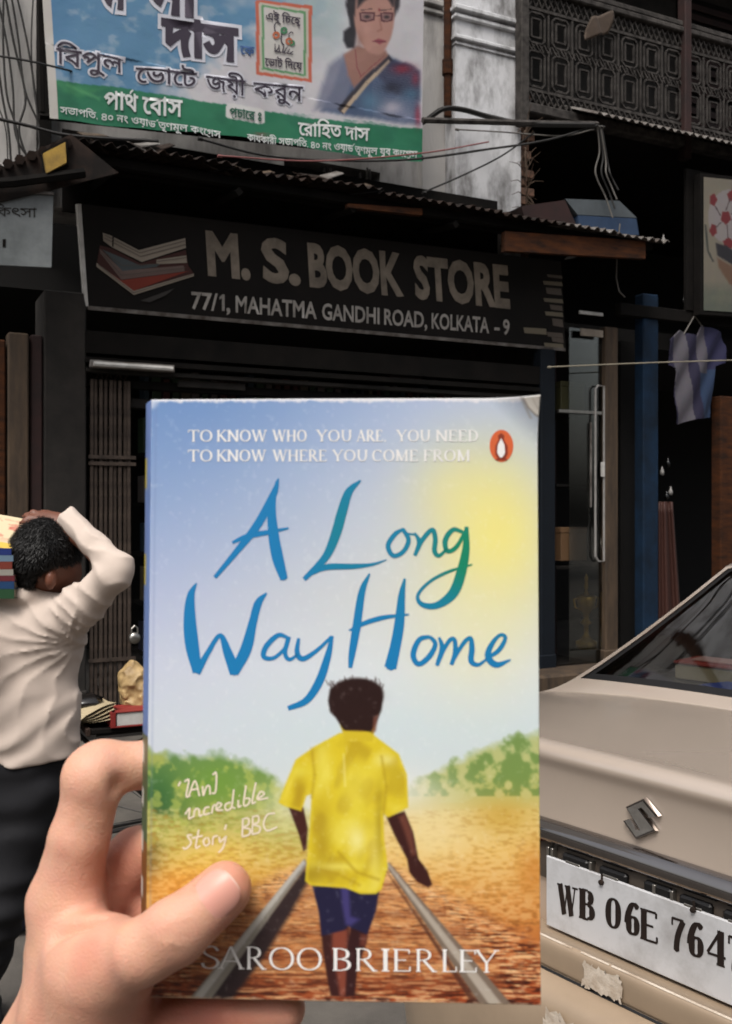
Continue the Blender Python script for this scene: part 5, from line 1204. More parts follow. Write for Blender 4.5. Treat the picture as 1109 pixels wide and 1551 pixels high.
def sdf_thing(f, lo, hi, h, nm, m, par, sub_=(0, 0, 0), colfn=None, frame=None):
    V, Q = sdf_mesh(f, lo, hi, h); c = None if colfn is None else colfn(V)
    return link(mesh_from(nm, V - np.array(sub_), Q, m, True, c), nm, par)
# crumpled sack
def sack(X):
    d = ellipsoid(X, (.31, 0, .875), (.10, .08, .11)); d2 = ellipsoid(X, (.265, 0, .945), (.06, .055, .075)); d = smin(d, d2, .03)
    return d + .07 * (np.abs(fbm(X[0] * 16, X[1] * 16, X[2] * 16, 3) - .45)) - .004
t = thing('sack', 'crumpled straw coloured plastic sack tied on the bicycle carrier', 'sack', (.31, 0, .775), BF)
M_sack = mat('straw_plastic', '#b59a6c', rough=.55, scale=14, col2='#7c6440', bump=.3)
sdf_thing(sack, (.16, -.13, .75), (.46, .13, 1.08), .005, 'bag', M_sack, t, (.31, 0, .775))
b = MB(); b.tube([(.265 + .03 * math.cos(a), .03 * math.sin(a), .965) for a in np.linspace(0, 6.28, 12)], .005, 4); part('tie', b, M_orange, t)
t = thing('thick_book', 'thick white paged book with red cover lying on the carrier board', 'book', (.27, -.05, .776), BF)
b = MB(); b.box(.17, .42, -.17, -.03, .781, .835, .002); part('pages', b, M_white, t); b = MB(); b.box(.15, .425, -.175, -.025, .776, .781, .001); b.box(.15, .425, -.175, -.025, .835, .84, .001); b.box(.145, .165, -.1755, -.0245, .776, .84, .001); part('red_cover', b, plain('red_cloth', '#7d2420'), t)
t = thing('paper_sheaf', 'loose bundle of creased cream papers on the carrier beside the book', 'papers', (.07, -.06, .777), BF)
for k in range(5):
    V, F_ = cloth_grid(lambda a, b2: (-.10 + .2 * a, -.09 + .17 * b2, .004 + .012 * k + .03 * a * (a > .3) + .008 * math.sin(5 * a + 3 * b2 + k)), 10, 6); o = link(mesh_from('sheet', V, F_, plain('cream_paper', '#a99a7c'), True), 'sheet', t); o.rotation_euler = (0, -.08, .1 * k - .2)
# blue plastic bag on the road, left
bgp = P(24, 1352, 3.9); bgp.z = 0
def bbag(X): return ellipsoid(X, (bgp.x, 3.9, .13), (.10, .10, .14)) + .05 * np.abs(fbm(X[0] * 12, X[1] * 12, X[2] * 12, 3) - .45)
t = thing('plastic_bag', 'crumpled dark blue plastic bag standing on the road behind the man', 'bag', (bgp.x, 3.9, 0)); sdf_thing(bbag, (bgp.x - .16, 3.75, -.02), (bgp.x + .16, 4.05, .32), .012, 'bag', mat('blue_poly', '#1e2748', rough=.35), t, (bgp.x, 3.9, 0))
b = MB(); b.tube([(bgp.x - .03, 3.9, .24), (bgp.x - .04, 3.9, .31), (bgp.x + .03, 3.9, .32), (bgp.x + .03, 3.9, .24)], .006, 5); part('carry_loop', b, MATS['blue_poly'], t)

# ================================================================== THE MAN (seen from behind, right arm raised to a stack of books)
YM = 3.0
mp = lambda u, v, dy=0.: tuple(P(u, v, YM + dy))
gx = P(-10, 0, YM).x
MAN = thing('person', 'man in cream long sleeved shirt and black trousers steadying books on his shoulder', 'person', (gx, YM, 0))
lcm = (gx, YM, 0)
def m_skin(X):
    d = ellipsoid(X, mp(70, 842, .0), (.088, .10, .108)); d = smin(d, ellipsoid(X, mp(92, 868, .03), (.062, .07, .07)), .03)       # skull, jaw turned right
    d = smin(d, ellipsoid(X, mp(103, 872, .07), (.03, .05, .03)), .02)
    d = smin(d, capsule(X, mp(58, 880, .03), mp(42, 930, .02), .058, .065), .03)
    ear = ellipsoid(X, mp(77, 878, -.085), (.017, .022, .032)); d = smin(d, ear, .008)
    d = smin(d, capsule(X, mp(45, 960, .02), mp(15, 1130, .02), .13, .13, (1, 1.5, 1)), .05)
    d = smin(d, chain(X, [(mp(85, 948, .0), .05), (mp(180, 870, -.12), .035), (mp(100, 792, .0), .028), (mp(66, 782, .02), .022)]), .03)
    for i, (u, v, dy) in enumerate(((36, 774, .0), (30, 784, -.02), (30, 794, -.035), (36, 803, -.045))):   # fingers over the top book
        d = smin(d, chain(X, [(mp(62, 784 + i * 4, .0 - i * .008), .014), (mp(u + 14, v + 0, dy), .0095), (mp(u, v + 8, dy - .01), .008)]), .006)
    d = smin(d, chain(X, [(mp(66, 790, -.01), .016), (mp(52, 806, -.03), .011), (mp(40, 815, -.035), .009)]), .006)
    d = smin(d, chain(X, [(mp(-60, 950, .0), .05), (mp(-105, 1060, .05), .04), (mp(-60, 1000, -.2), .03), (mp(-40, 935, -.2), .03)]), .03)
    for hx, kx, ax2, dy1, dy2 in ((48, 4, -58, -.02, .08), (-25, -62, -30, .06, -.06)):
        d = smin(d, chain(X, [(mp(hx, 1180, .02), .08), (mp(kx, 1370, dy1), .055), (mp(ax2, 1548, dy2), .04), (mp(ax2 + 10, 1580, dy2 + .12), .035)]), .02)
    return d
lo_, hi_ = (P(-150, 0, YM).x, YM - .3, -.0), (P(215, 0, YM).x, YM + .3, 1.72)
M_skinm = mat('brown_skin', '#6b4130', rough=.5, scale=14, var=.2, sss=.1, bump=.1, bscale=60)
sk = sdf_thing(m_skin, lo_, hi_, .009, 'body', M_skinm, MAN, lcm)
def m_hair(X):
    d = ellipsoid(X, mp(67, 840, -.005), (.108, .115, .112)); d = smin(d, ellipsoid(X, mp(45, 868, .01), (.075, .08, .06)), .03)
    face = ellipsoid(X, mp(103, 886, .0), (.085, .16, .068)); d = smax(d, -face, .012); d = smax(d, (mp(0, 900)[2] - X[2]), .01)
    d = smax(d, -ellipsoid(X, mp(78, 881, -.09), (.026, .06, .036)), .005)
    return d + .022 * (fbm(X[0] * 26, X[1] * 26, X[2] * 26, 3) - .45) 
sdf_thing(m_hair, (P(-5, 0, YM).x, YM - .16, 1.35), (P(140, 0, YM).x, YM + .16, 1.66), .0055, 'hair', mat('black_hair', '#060505', rough=.75, spec=.12, scale=60, stretch=(1, 1, .2), bump=.5, bscale=160, dist=.004), MAN, lcm)
ap = mp(120, 985)
hv = [o_ for o_ in MAN.children if o_.name.startswith('hair')][0].data
hp_ = np.zeros(len(hv.vertices) * 3, np.float32); hv.vertices.foreach_get('co', hp_); hp_ = hp_.reshape(-1, 3); hn = np.zeros(len(hv.vertices) * 3, np.float32); hv.vertices.foreach_get('normal', hn); hn = hn.reshape(-1, 3)
sb = MB(); cz = hp_.mean(0)
for k in rng.choice(len(hp_), 5200, replace=False):
    p, n = hp_[k], hn[k]; r_ = p - cz; tg = np.array((-.25, 0, -1.)) + rng.normal(0, .45, 3); tg -= n * tg.dot(n); tg /= np.linalg.norm(tg) + 1e-6; sd2 = np.cross(tg, n) * .0011; L = rng.uniform(.012, .026)
    q0 = p - n * .001; q1 = p + tg * L * .5 + n * .0045; q2 = p + tg * L + n * rng.uniform(.001, .007); sb.add([q0 - sd2, q0 + sd2, q1 + sd2 * .8, q1 - sd2 * .8, q2], [(0, 1, 2, 3), (3, 2, 4)])
link(mesh_from('hair_strands', sb.v, sb.f, mat('hair_strand', '#0b0908', rough=.5, spec=.3, scale=80, bump=0)), 'hair_strands', MAN, kind='stuff')
def m_shirt(X):
    cx = (1, 1.65, 1)
    d = capsule(X, mp(28, 985, .02), mp(18, 1100, .02), .185, .19, cx); d = smin(d, capsule(X, mp(-40, 955, .02), mp(78, 955, .02), .085, .092, (1, 1.2, 1)), .07)
    d = smin(d, capsule(X, mp(20, 1085, .02), mp(14, 1160, .02), .198, .205, cx), .05)
    d = smax(d, -(X[2] - mp(0, 1147)[2]) - .004 * np.sin(X[0] * 30), .006)                                 # hem
    d = smin(d, chain(X, [(mp(72, 952, .0), .094), (mp(128, 914, -.06), .066), (mp(172, 872, -.12), .050), (mp(180, 860, -.12), .046)], .02), .05)
    fore = chain(X, [(mp(178, 862, -.12), .045), (mp(140, 822, -.06), .042), (mp(100, 784, .0), .035)], .015); d = smin(d, fore, .016)
    cutp = ((X[0] - mp(95, 781)[0]) * .78 + (X[2] - mp(95, 781)[2]) * -.62); near = (X[2] > mp(0, 812)[2]) & (X[0] < mp(130, 0)[0])
    d = np.where(near, np.maximum(d, -cutp - .0), d)
    d = smin(d, smax(chain(X, [(mp(70, 908, -.02), .03), (mp(40, 902, -.05), .032), (mp(8, 906, -.02), .03)], .01), -(mp(0, 902)[2] + .02 - X[2]) * 0 - 1, .001), .02)   # collar
    d = smin(d, chain(X, [(mp(-62, 950, .0), .085), (mp(-108, 1060, .05), .06), (mp(-60, 1000, -.2), .045)], .02), .03)
    # cloth folds: rays from the armpit across the back, rolls along the sleeve, drapes at the waist
    ang = np.arctan2(X[2] - ap[2] - .02, X[0] - ap[0] + .0); rr = np.hypot(X[0] - ap[0], X[2] - ap[2]); wv = fbm(X[0] * 5, X[1] * 3, X[2] * 5, 3)
    f1 = np.sin(ang * 9 + wv * 12) * np.exp(-((rr - .16) / .15) ** 2) * (X[0] < ap[0] + .03)
    sg_ = (X[0] - mp(85, 0)[0]) * .55 + (X[2] - 1.25) * .9; f2 = np.sin(sg_ * 62 + wv * 14) * (X[0] > mp(88, 0)[0]) * (X[2] > mp(0, 990)[2]) * .9
    f3 = np.sin((X[0] * .55 - X[2] * .95) * 75 + wv * 14) * np.clip((mp(0, 1000)[2] - X[2]) / .1, 0, 1) * np.clip((.15 + mp(70, 0)[0] - X[0]) / .2, .15, 1)
    sh_ = lambda f: np.sign(f) * np.abs(f) ** 1.0 if False else (1 - 2 * np.sqrt(np.abs(np.clip(f, -1, 1))))
    return d - .0050 * sh_(f1) * (np.abs(f1) > 1e-3) - .0042 * sh_(f2) * (np.abs(f2) > 1e-3) + .0075 * f3 + .012 * (wv - .45) + .004 * (fbm(X[0] * 18, X[1] * 12, X[2] * 18, 2) - .4)
M_shirt = mat('cream_cotton', '#c0b1a6', rough=.95, scale=3, var=.07, bump=.25, bscale=420, dist=.001, spec=.2)
sdf_thing(m_shirt, (P(-165, 0, YM).x, YM - .34, P(0, 1165, YM).z), (P(222, 0, YM).x, YM + .28, P(0, 760, YM).z), .0056, 'shirt', M_shirt, MAN, lcm)
def m_trou(X):
    d = capsule(X, mp(18, 1150, .02), mp(12, 1190, .02), .175, .17, (1, 1.5, 1)); d = smax(d, X[2] - mp(0, 1136)[2], .004)
    for hx, kx, ax2, dy1, dy2 in ((48, 4, -62, -.02, .08), (-25, -62, -34, .06, -.06)):
        d = smin(d, chain(X, [(mp(hx, 1190, .02), .105), (mp(kx, 1370, dy1), .078), (mp(ax2, 1560, dy2), .068)], .01), .03)
    return d + .006 * np.sin(X[2] * 55 + fbm(X[0] * 6, X[1] * 6, X[2] * 6, 2) * 12)
M_trou = mat('black_trousers', '#121217', rough=.85, scale=8, var=.3, bump=.3, bscale=300, dist=.001)
sdf_thing(m_trou, (P(-150, 0, YM).x, YM - .26, .04), (P(130, 0, YM).x, YM + .28, P(0, 1130, YM).z), .011, 'trousers', M_trou, MAN, lcm)
for ax2, dy2 in ((-58, .08), (-30, -.06)):
    x_, y_ = mp(ax2, 0, dy2)[0], YM + dy2
    sdf_thing(lambda X: smax(smin(ellipsoid(X, (x_, y_ + .01, .045), (.05, .08, .05)), ellipsoid(X, (x_ + .02, y_ + .12, .035), (.048, .11, .042)), .03), -(X[2] - .004), .003), (x_ - .09, y_ - .12, -.01), (x_ + .11, y_ + .26, .12), .009, 'shoe', M_black, MAN, lcm)
# stack of books on his shoulder
cols_b = [('#23452b', 'green'), ('#1b3a60', 'mid blue'), ('#5a2229', 'dark red'), ('#8a867e', 'grey'), ('#6d3026', 'brick red'), ('#5f7486', 'pale slate'), ('#1c2c66', 'royal blue')]
bx, zb0 = P(-22, 0, YM - .02).x, P(0, 902, YM).z
zc_b = zb0
for i, (c, nm) in enumerate(cols_b):
    h = (.028, .022, .016, .018, .022, .018, .020)[i]; w2, d2 = .115 + random.uniform(-.006, .006), .09
    t = thing('book', 'closed %s book, %s on the man\'s shoulder' % (nm, ('lowest in the stack', 'second from below in the stack', 'third from below in the stack', 'in the middle of the stack', 'just above the middle of the stack', 'under the royal blue book in the stack', 'second from the top in the stack')[i]), 'book', (bx, YM - .02, zc_b), group='books stacked on the man\'s shoulder')
    x0, x1, y0, y1 = bx - w2, bx + w2, YM - .02 - d2, YM - .02 + d2; mc = plain('cover_' + c[1:], c, rough=.35)
    b = MB(); b.box(x0 + .004, x1 - .004, y0 + .003, y1 - .003, zc_b + .002, zc_b + h - .002); part('pages', b, plain('page_edges', '#b4aa96'), t)
    b = MB(); b.box(x0, x1, y0, y1, zc_b, zc_b + .002); b.box(x0, x1, y0, y1, zc_b + h - .002, zc_b + h); b.box(x0, x1, y0, y0 + .003, zc_b + .0021, zc_b + h - .0021); part('cover', b, mc, t); zc_b += h + .0005
tz = zc_b; tq = thing('book', 'top book of the shoulder stack, cream cover with red swirling print, tipped toward the road', 'book', (bx, YM - .02, tz), group='books stacked on the man\'s shoulder')
RX = Matrix.Translation((bx, YM - .10, tz + .002)) @ Matrix.Rotation(R(32), 4, 'X') @ Matrix.Rotation(R(12), 4, 'Y')
tcv = Canvas(0, 0, 60, 40, .5, '#d8c6a2'); n1 = fbm(tcv.U / 6, tcv.V / 5, 3.); tcv.mix(np.clip((n1 - .45) * 9, 0, 1) * np.exp(-((tcv.U - 34) / 22) ** 2 - ((tcv.V - 16) / 11) ** 2), '#b8463c'); tcv.mix((tcv.V > 33) * 1., '#d9b64c'); tcv.gauss(20, 26, 9, 5, '#e8e0cc', .8)
V = np.array([tuple(RX @ Vector((-.115 + .235 * a / (tcv.w - 1), .165 - .165 * b2 / (tcv.h - 1), .0145))) for b2 in range(tcv.h) for a in range(tcv.w)])
o = link(mesh_from('printed_cover', V - np.array((bx, YM - .02, tz)), grid_faces(tcv.h, tcv.w), vmat('glossy_print', rough=.35, spec=.5), False, tcv.lin().reshape(-1, 3) * .85), 'printed_cover', tq); face_out(o, (0, 0, 1))
b = MB(); b.box(-.115, .12, .0, .165, .0, .014, .001); b.v = [tuple(RX @ Vector(q_)) for q_ in b.v]; part('pages', b, plain('page_edges', '#b4aa96'), tq)
b = MB(); b.box(-.117, .122, -.002, .167, -.0025, -.0005); b.v = [tuple(RX @ Vector(q_)) for q_ in b.v]; part('back_cover', b, plain('cover_1c2c66', '#1c2c66'), tq)

# ================================================================== THE HELD BOOK
Rb = np.array([[9.99371839e-01, 3.54085474e-02, 1.47019272e-03], [-3.54389177e-02, 9.98623555e-01, 3.86662327e-02], [-9.90539442e-05, -3.86940461e-02, 9.99251100e-01]])
pb = np.array([-7.26808820e-02, 3.26510930e-01, EYE - 1.59968840e-01])
Mb = Matrix.Identity(4)
for i in range(3):
    for j in range(3): Mb[i][j] = Rb[i, j]
    Mb[i][3] = pb[i]
BK = Frame(Mb); BW, BH_, BT = .1295, .198, .021
BOOK = thing('paperback', 'worn paperback held up in front, blue sky cover with blue brush lettering and running child', 'book', (0, 0, 0), BK)
ck = Canvas(212, 596, 830, 1530, 1.25, '#c9d0e2'); U, Vv = ck.U, ck.V
n1 = fbm(U / 60, Vv / 60, 1.); n2 = fbm(U / 14, Vv / 14, 4.); n3 = fbm(U / 5, Vv / 3.2, 9., 3); n4 = fbm(U / 9, Vv / 3.2, 2., 3)
def ramp(t, stops):
    out = np.zeros(t.shape + (3,)); xs = [s[0] for s in stops]; cs2 = np.array([ck.c(s[1]) for s in stops])
    for k in range(3): out[..., k] = np.interp(t, xs, cs2[:, k])
    return out
Lc = ramp(Vv, [(600, '#6f92c6'), (760, '#93aad2'), (900, '#b5c0de'), (1010, '#c9d0e3'), (1100, '#cfd6e2'), (1530, '#d3d6dc')])
Rc = ramp(Vv, [(600, '#b4c1dd'), (760, '#c9d0dc'), (900, '#d6dad9'), (1010, '#dbe2e6'), (1100, '#d3e0e4'), (1530, '#d8d8d0')])
a = np.clip((U - 225) / 480 + (Vv - 700) / 1500, 0, 1); a = a * a * (3 - 2 * a); ck.C = Lc * (1 - a[..., None]) + Rc * a[..., None]
ck.gauss(752, 812, 96, 128, '#f4e989', .95); ck.gauss(690, 740, 70, 60, '#f3e88f', .4); ck.gauss(720, 960, 90, 100, '#efeab8', .5); ck.gauss(812, 1130, 30, 18, '#a9c8c0', .25)
# field, bushes
gl = ramp(Vv, [(1130, '#6b8f55'), (1200, '#7d9a48'), (1270, '#b4ac4d'), (1320, '#dfae4c'), (1390, '#c17c30'), (1520, '#7e3a20')])
gr = ramp(Vv, [(1100, '#9fb57e'), (1180, '#a9b264'), (1235, '#e2cb82'), (1290, '#e9bd68'), (1370, '#d9944c'), (1450, '#b0602c'), (1520, '#9c4a26')])
wl = (n2 - .45) * 26
hL = np.interp(U, [215, 260, 300, 330, 370, 410, 450, 480], [1128, 1138, 1140, 1136, 1146, 1166, 1200, 1240]); aL = np.clip((Vv - hL + wl) / 16, 0, 1) * (U < 540)
hR = np.interp(U, [560, 612, 640, 690, 740, 790, 830], [1245, 1195, 1170, 1145, 1120, 1108, 1095]); aR = np.clip((Vv - hR + wl) / 16, 0, 1) * (U >= 540)
ck.C = ck.C * (1 - aL[..., None]) + gl * aL[..., None]; ck.C = ck.C * (1 - aR[..., None]) + gr * aR[..., None]
ck.mix(aL * np.exp(-((U - 238) / 46) ** 2 - ((Vv - 1215) / 60) ** 2) * .85, '#2f6238'); ck.mix(aL * np.exp(-((U - 330) / 50) ** 2 - ((Vv - 1185) / 34) ** 2) * .7, '#6f9a3c')
ck.mix(aL * np.exp(-((U - 225) / 22) ** 2 - ((Vv - 1290) / 60) ** 2) * .8, '#4c3d20'); ck.mix(aL * np.clip((n1 - .5) * 5, 0, .6) * (Vv < 1290), '#cfc866'); ck.mix(aL * np.exp(-((U - 330) / 90) ** 2 - ((Vv - 1290) / 26) ** 2) * .7, '#dcc45a')
ck.mix(aL * np.exp(-((U - 260) / 60) ** 2 - ((Vv - 1345) / 22) ** 2) * .8, '#d9983c')
ck.mix(aR * np.clip((n2 - .43) * 7, 0, .8) * (Vv < 1205), '#6f8e48'); ck.mix(aR * np.clip((.43 - n2) * 7, 0, .6) * (Vv < 1215), '#ccc987'); ck.mix(aL * np.clip((.43 - n2) * 7, 0, .6) * (Vv < 1260), '#b9c25e'); ck.mix(np.clip((n4 - .5) * 5, 0, .5) * (aL + aR) * (Vv > 1225) * (Vv < 1400) * .8, '#b07a30'); ck.mix(np.clip((.44 - n4) * 5, 0, .3) * (aL + aR) * (Vv > 1225) * (Vv < 1400), '#f6dca0'); ck.mix(aR * np.exp(-((U - 760) / 50) ** 2 - ((Vv - 1235) / 26) ** 2) * .6, '#c8982f'); ck.mix(aR * np.exp(-((U - 650) / 50) ** 2 - ((Vv - 1270) / 30) ** 2) * .6, '#f0d692'); ck.mix(aR * np.exp(-((U - 810) / 25) ** 2 - ((Vv - 1320) / 40) ** 2) * .6, '#c97a2e')
ck.mix(np.exp(-((Vv - 1200) / 34) ** 2 - ((U - 600) / 75) ** 2) * .85, '#eceadf'); ck.mix(np.exp(-((Vv - 1215) / 30) ** 2 - ((U - 455) / 45) ** 2) * .7, '#e8e8d8'); ck.mix(np.exp(-((Vv - 1262) / 40) ** 2 - ((U - 650) / 60) ** 2) * .5, '#f3e0aa'); ck.mix(np.exp(-((Vv - 1240) / 40) ** 2 - ((U - 440) / 70) ** 2) * .35, '#e6dfae')
# ballast
tb = np.clip((Vv - 1300) / 215, 0, 1); half = 70 + tb * 330
onb = np.clip((Vv - 1296) / 24, 0, 1) * np.clip((half * 1.15 - np.abs(U - 523)) / 40, 0, 1)
bc_ = ramp(Vv, [(1290, '#ecb87a'), (1370, '#da9254'), (1440, '#c06a36'), (1520, '#9c4220')]); ck.C = ck.C * (1 - (onb * .9)[..., None]) + bc_ * (onb * .9)[..., None]
sc2 = 3.2 + 7 * tb; st = fbm(U / (sc2 * 2.6) , Vv / sc2 , 6., 3); ck.mix(np.clip((st - .47) * 10, 0, 1) * onb * (.55 + .4 * tb), '#3a170f'); ck.mix(np.clip((.41 - st) * 10, 0, 1) * onb * .75, '#f6cf9a')
ck.mix(np.clip((n4 - .52) * 6, 0, 1) * np.clip((Vv - 1340) / 100, 0, 1) * .6, '#5a2415')
for k, yy in enumerate((1322, 1338, 1358, 1382, 1412, 1448, 1488)):
    wv_ = 4 + k * 2; ck.mix(np.exp(-((Vv - yy - 3 * np.sin(U / 30.)) / wv_) ** 2) * onb * (np.abs(U - 523) < 62 + k * 30) * .45, '#8a4a2c'); ck.mix(np.exp(-((Vv - yy + wv_ * 1.4) / (wv_ * .7)) ** 2) * onb * (np.abs(U - 523) < 60 + k * 29) * .45, '#e0a468')
ck.poly([(462, 1312), (470, 1330), (440, 1385), (400, 1450), (350, 1516), (306, 1516), (380, 1420)], '#2c2226', 5, k=.85)
ck.poly([(462, 1300), (466, 1308), (318, 1516), (284, 1516)], '#8d877c', 1.4); ck.poly([(459, 1302), (463, 1306), (306, 1512), (292, 1512)], '#c9c6c0', 1.6, k=.8)
ck.poly([(583, 1308), (590, 1306), (776, 1522), (728, 1522)], '#7a6a5c', 1.4); ck.poly([(585, 1308), (589, 1307), (762, 1522), (742, 1522)], '#bbb0a2', 1.8, k=.85); ck.poly([(581, 1312), (584, 1316), (728, 1522), (716, 1522)], '#4b2a20', 2, k=.8)
# the child seen from behind
K2 = lambda L: [(400 + x * .2525, 1240 + y * .2525) for x, y in L]; K1 = lambda L: [(200 + x * .5771, 1000 + y * .5771) for x, y in L]
ck.poly(K2([(390, 640), (510, 640), (520, 800), (505, 950), (505, 1065), (400, 1060), (378, 940), (350, 760), (345, 660)]), '#3c1d1c', 1.8); ck.poly(K2([(410, 660), (505, 660), (500, 800), (495, 1060), (455, 1060), (430, 900), (405, 780)]), '#8a4634', 4, k=.85)
ck.poly(K2([(520, 640), (625, 640), (615, 740), (560, 900), (545, 1065), (490, 1062), (500, 900), (505, 760)]), '#35191a', 1.8); ck.poly(K2([(580, 690), (622, 690), (610, 760), (575, 760)]), '#7c4031', 3, k=.7)
ck.poly(K2([(290, 395), (690, 430), (675, 540), (640, 640), (620, 690), (520, 650), (505, 640), (480, 665), (345, 700), (330, 560)]), '#221f3c', 1.5); ck.poly(K2([(460, 400), (510, 420), (520, 580), (575, 600), (520, 640), (490, 630), (470, 520)]), '#4b4380', 3, k=.8)
ck.poly(K1([(412, 385), (450, 385), (462, 440), (458, 495), (450, 500), (440, 460)]), '#45231d', 1.4)
ck.poly(K1([(668, 410), (715, 395), (738, 450), (752, 520), (775, 550), (788, 588), (778, 596), (748, 580), (728, 555), (722, 520), (690, 460)]), '#3d1d1a', 1.5); ck.poly(K1([(700, 410), (716, 402), (735, 450), (745, 510), (735, 512), (715, 450)]), '#7f4a3a', 3, k=.7)
shp = K1([(545, 190), (630, 192), (700, 245), (722, 300), (725, 385), (672, 412), (660, 400), (662, 470), (672, 540), (655, 600), (640, 612), (600, 612), (560, 596), (470, 590), (455, 578), (462, 500), (468, 430), (472, 350), (458, 355), (445, 395), (400, 382), (385, 372), (405, 320), (430, 260), (480, 225)])
ck.poly(shp, '#e0c82c', 1.4); ins = np.clip(-ck.sd(shp) / 6, 0, 1)
fold = fbm(U / 24 + Vv / 50, Vv / 52 - U / 70, 12., 2) * 1.25
ck.mix(ins * np.clip((fold - .5) * 3, 0, .6), '#b7971f'); ck.mix(ins * np.clip((.44 - fold) * 3, 0, .6), '#f2e360')
for (x, y, rx, ry, c, k) in ((600, 300, 60, 36, '#ead84a', .7), (500, 470, 25, 90, '#a98a1e', .7), (640, 520, 18, 90, '#efe27a', .6), (440, 340, 16, 50, '#b0901f', .6), (690, 300, 22, 50, '#cdb52c', .6), (560, 440, 60, 40, '#e9d84e', .5), (430, 290, 40, 18, '#ece058', .6), (668, 260, 26, 16, '#efe9a0', .6), (590, 470, 26, 40, '#f6eda0', .8), (540, 540, 70, 12, '#f2e670', .7), (500, 260, 20, 60, '#f0e468', .6), (470, 560, 40, 26, '#96791c', .6), (650, 430, 12, 90, '#a48a20', .6), (585, 360, 40, 50, '#ecdc54', .6)):
    a2 = ins * k * np.exp(-((U - 200 - x * .5771) / (rx * .5771)) ** 2 - ((Vv - 1000 - y * .5771) / (ry * .5771)) ** 2); ck.mix(a2, c)
ck.line(K1([(472, 230), (480, 300), (472, 360)]), 2.6, '#b4951f', 2.6, .7); ck.line(K1([(655, 250), (668, 330), (660, 405)]), 2.6, '#b4951f', 2.6, .7); ck.line(K1([(540, 500), (590, 555), (650, 575)]), 4, '#b4951f', 3.4, .7); ck.line(K1([(480, 545), (540, 560), (600, 590)]), 4, '#b4951f', 3.4, .6); ck.line(K1([(556, 245), (560, 330)]), 2, '#f4ec9c', 2, .7)
ck.poly(K1([(545, 165), (640, 165), (632, 212), (560, 212)]), '#d7bd2c', 1.2); ck.poly(K1([(548, 158), (632, 165), (622, 186), (560, 184)]), '#43231c', 1.2)
hd_ = K1([(515, 105), (520, 75), (545, 60), (580, 54), (620, 55), (652, 72), (660, 95), (655, 130), (640, 168), (628, 188), (600, 180), (555, 182), (535, 150), (520, 135)]); ck.poly(hd_, '#2b1816', 1.6)
for i in range(60):
    x, y = random.uniform(516, 658), random.uniform(52, 84); ck.line(K1([(x, y + 8), (x + random.uniform(-10, 10), y - random.uniform(3, 15))]), .9, '#2b1816', .7, .9)
ck.gauss(*K1([(610, 95)])[0], 20, 12, '#5b3a33', .45); ck.poly(K1([(522, 100), (530, 66), (570, 48), (612, 48), (648, 64), (660, 90), (640, 120), (540, 122)]), '#2b1816', 2.5, smooth=True); ck.poly(K1([(634, 150), (648, 140), (640, 185), (630, 192)]), '#7a4a3c', 1.5, k=.8)
# wear: pale scuffed edges, creases, spine colour
dl = U - np.interp(Vv, [607, 1508], [228, 217]); dr = np.interp(Vv, [605, 1520], [815, 823]) - U; dt = Vv - 606; db = np.interp(U, [217, 823], [1508, 1520]) - Vv
sc_n = fbm(U / 7, Vv / 7, 21.)
ck.mix(np.clip(1.4 - dt / 3.2 + (sc_n - .5) * 3, 0, .9), '#e4e2e6'); ck.mix(np.clip(.8 - dl / 3. + (sc_n - .5) * 2, 0, .6), '#c9cede'); ck.mix(np.clip(.7 - dr / 3. + (sc_n - .5) * 3, 0, .7), '#e2e0e2'); ck.mix(np.clip(.6 - db / 3. + (sc_n - .5) * 3, 0, .7), '#c9a98c')
ck.mix(np.exp(-((dl - 9) / 1.4) ** 2) * .25, '#6f7fae'); ck.mix(np.clip(1.6 - np.hypot(dr - 3, dt - 4) / 12, 0, 1), '#efece8'); ck.mix(np.exp(-((dr + dt * .5 - 26) / 2.) ** 2) * (dt < 30) * .5, '#8b8072'); ck.mix(np.clip(1.2 - np.hypot(dl, dt) / 14, 0, .7), '#dfe2ee')
ck.mix(np.clip(sc_n - .62, 0, .12), '#ffffff')
ck.poly([(791, 604), (818, 604), (819, 634), (809, 629), (798, 618)], '#ece6dc', 1.); ck.line([(791, 605), (799, 619), (810, 630), (818, 634)], 1.8, '#7d6f62', .9, .85); ck.line([(804, 606), (813, 622)], 1.4, '#b5aa9c', .9, .6)
def bkp(u, v, lift=0.): return BK.plane(u, v, -lift)
nu, nv = 430, 640
xa_, za_ = np.meshgrid(np.linspace(0, BW, nu), np.linspace(BH_, 0, nv))
def cover_y(x, z):
    """slight bow of the cover, curl at the top right corner and along the bottom edge"""
    k = np.maximum(0, (x - BW + .012) / .012 + (z - BH_ + .012) / .012 - .55); return -.0006 * np.sin(np.pi * x / BW) * 1. - .003 * np.minimum(k, 1.5) ** 2 - .0008 * np.clip((x - BW * .8) / (BW * .2), 0, 1) * np.clip(1 - z / .03, 0, 1)
VW = np.stack([xa_, cover_y(xa_, za_), za_], -1).reshape(-1, 3)
Wd = (np.array(BK.M)[:3, :3] @ np.stack([xa_, xa_ * 0, za_], -1).reshape(-1, 3).T).T + np.array(BK.M)[:3, 3]
pu = CU + Wd[:, 0] / Wd[:, 1] * FPX; pv_ = CV - (Wd[:, 2] - EYE) / Wd[:, 1] * FPX
fi, fj = np.clip((pv_ - ck.v[0]) / (ck.v[1] - ck.v[0]), 0, ck.h - 1.001), np.clip((pu - ck.u[0]) / (ck.u[1] - ck.u[0]), 0, ck.w - 1.001); i0, j0 = fi.astype(int), fj.astype(int); a, b2 = (fi - i0)[:, None], (fj - j0)[:, None]
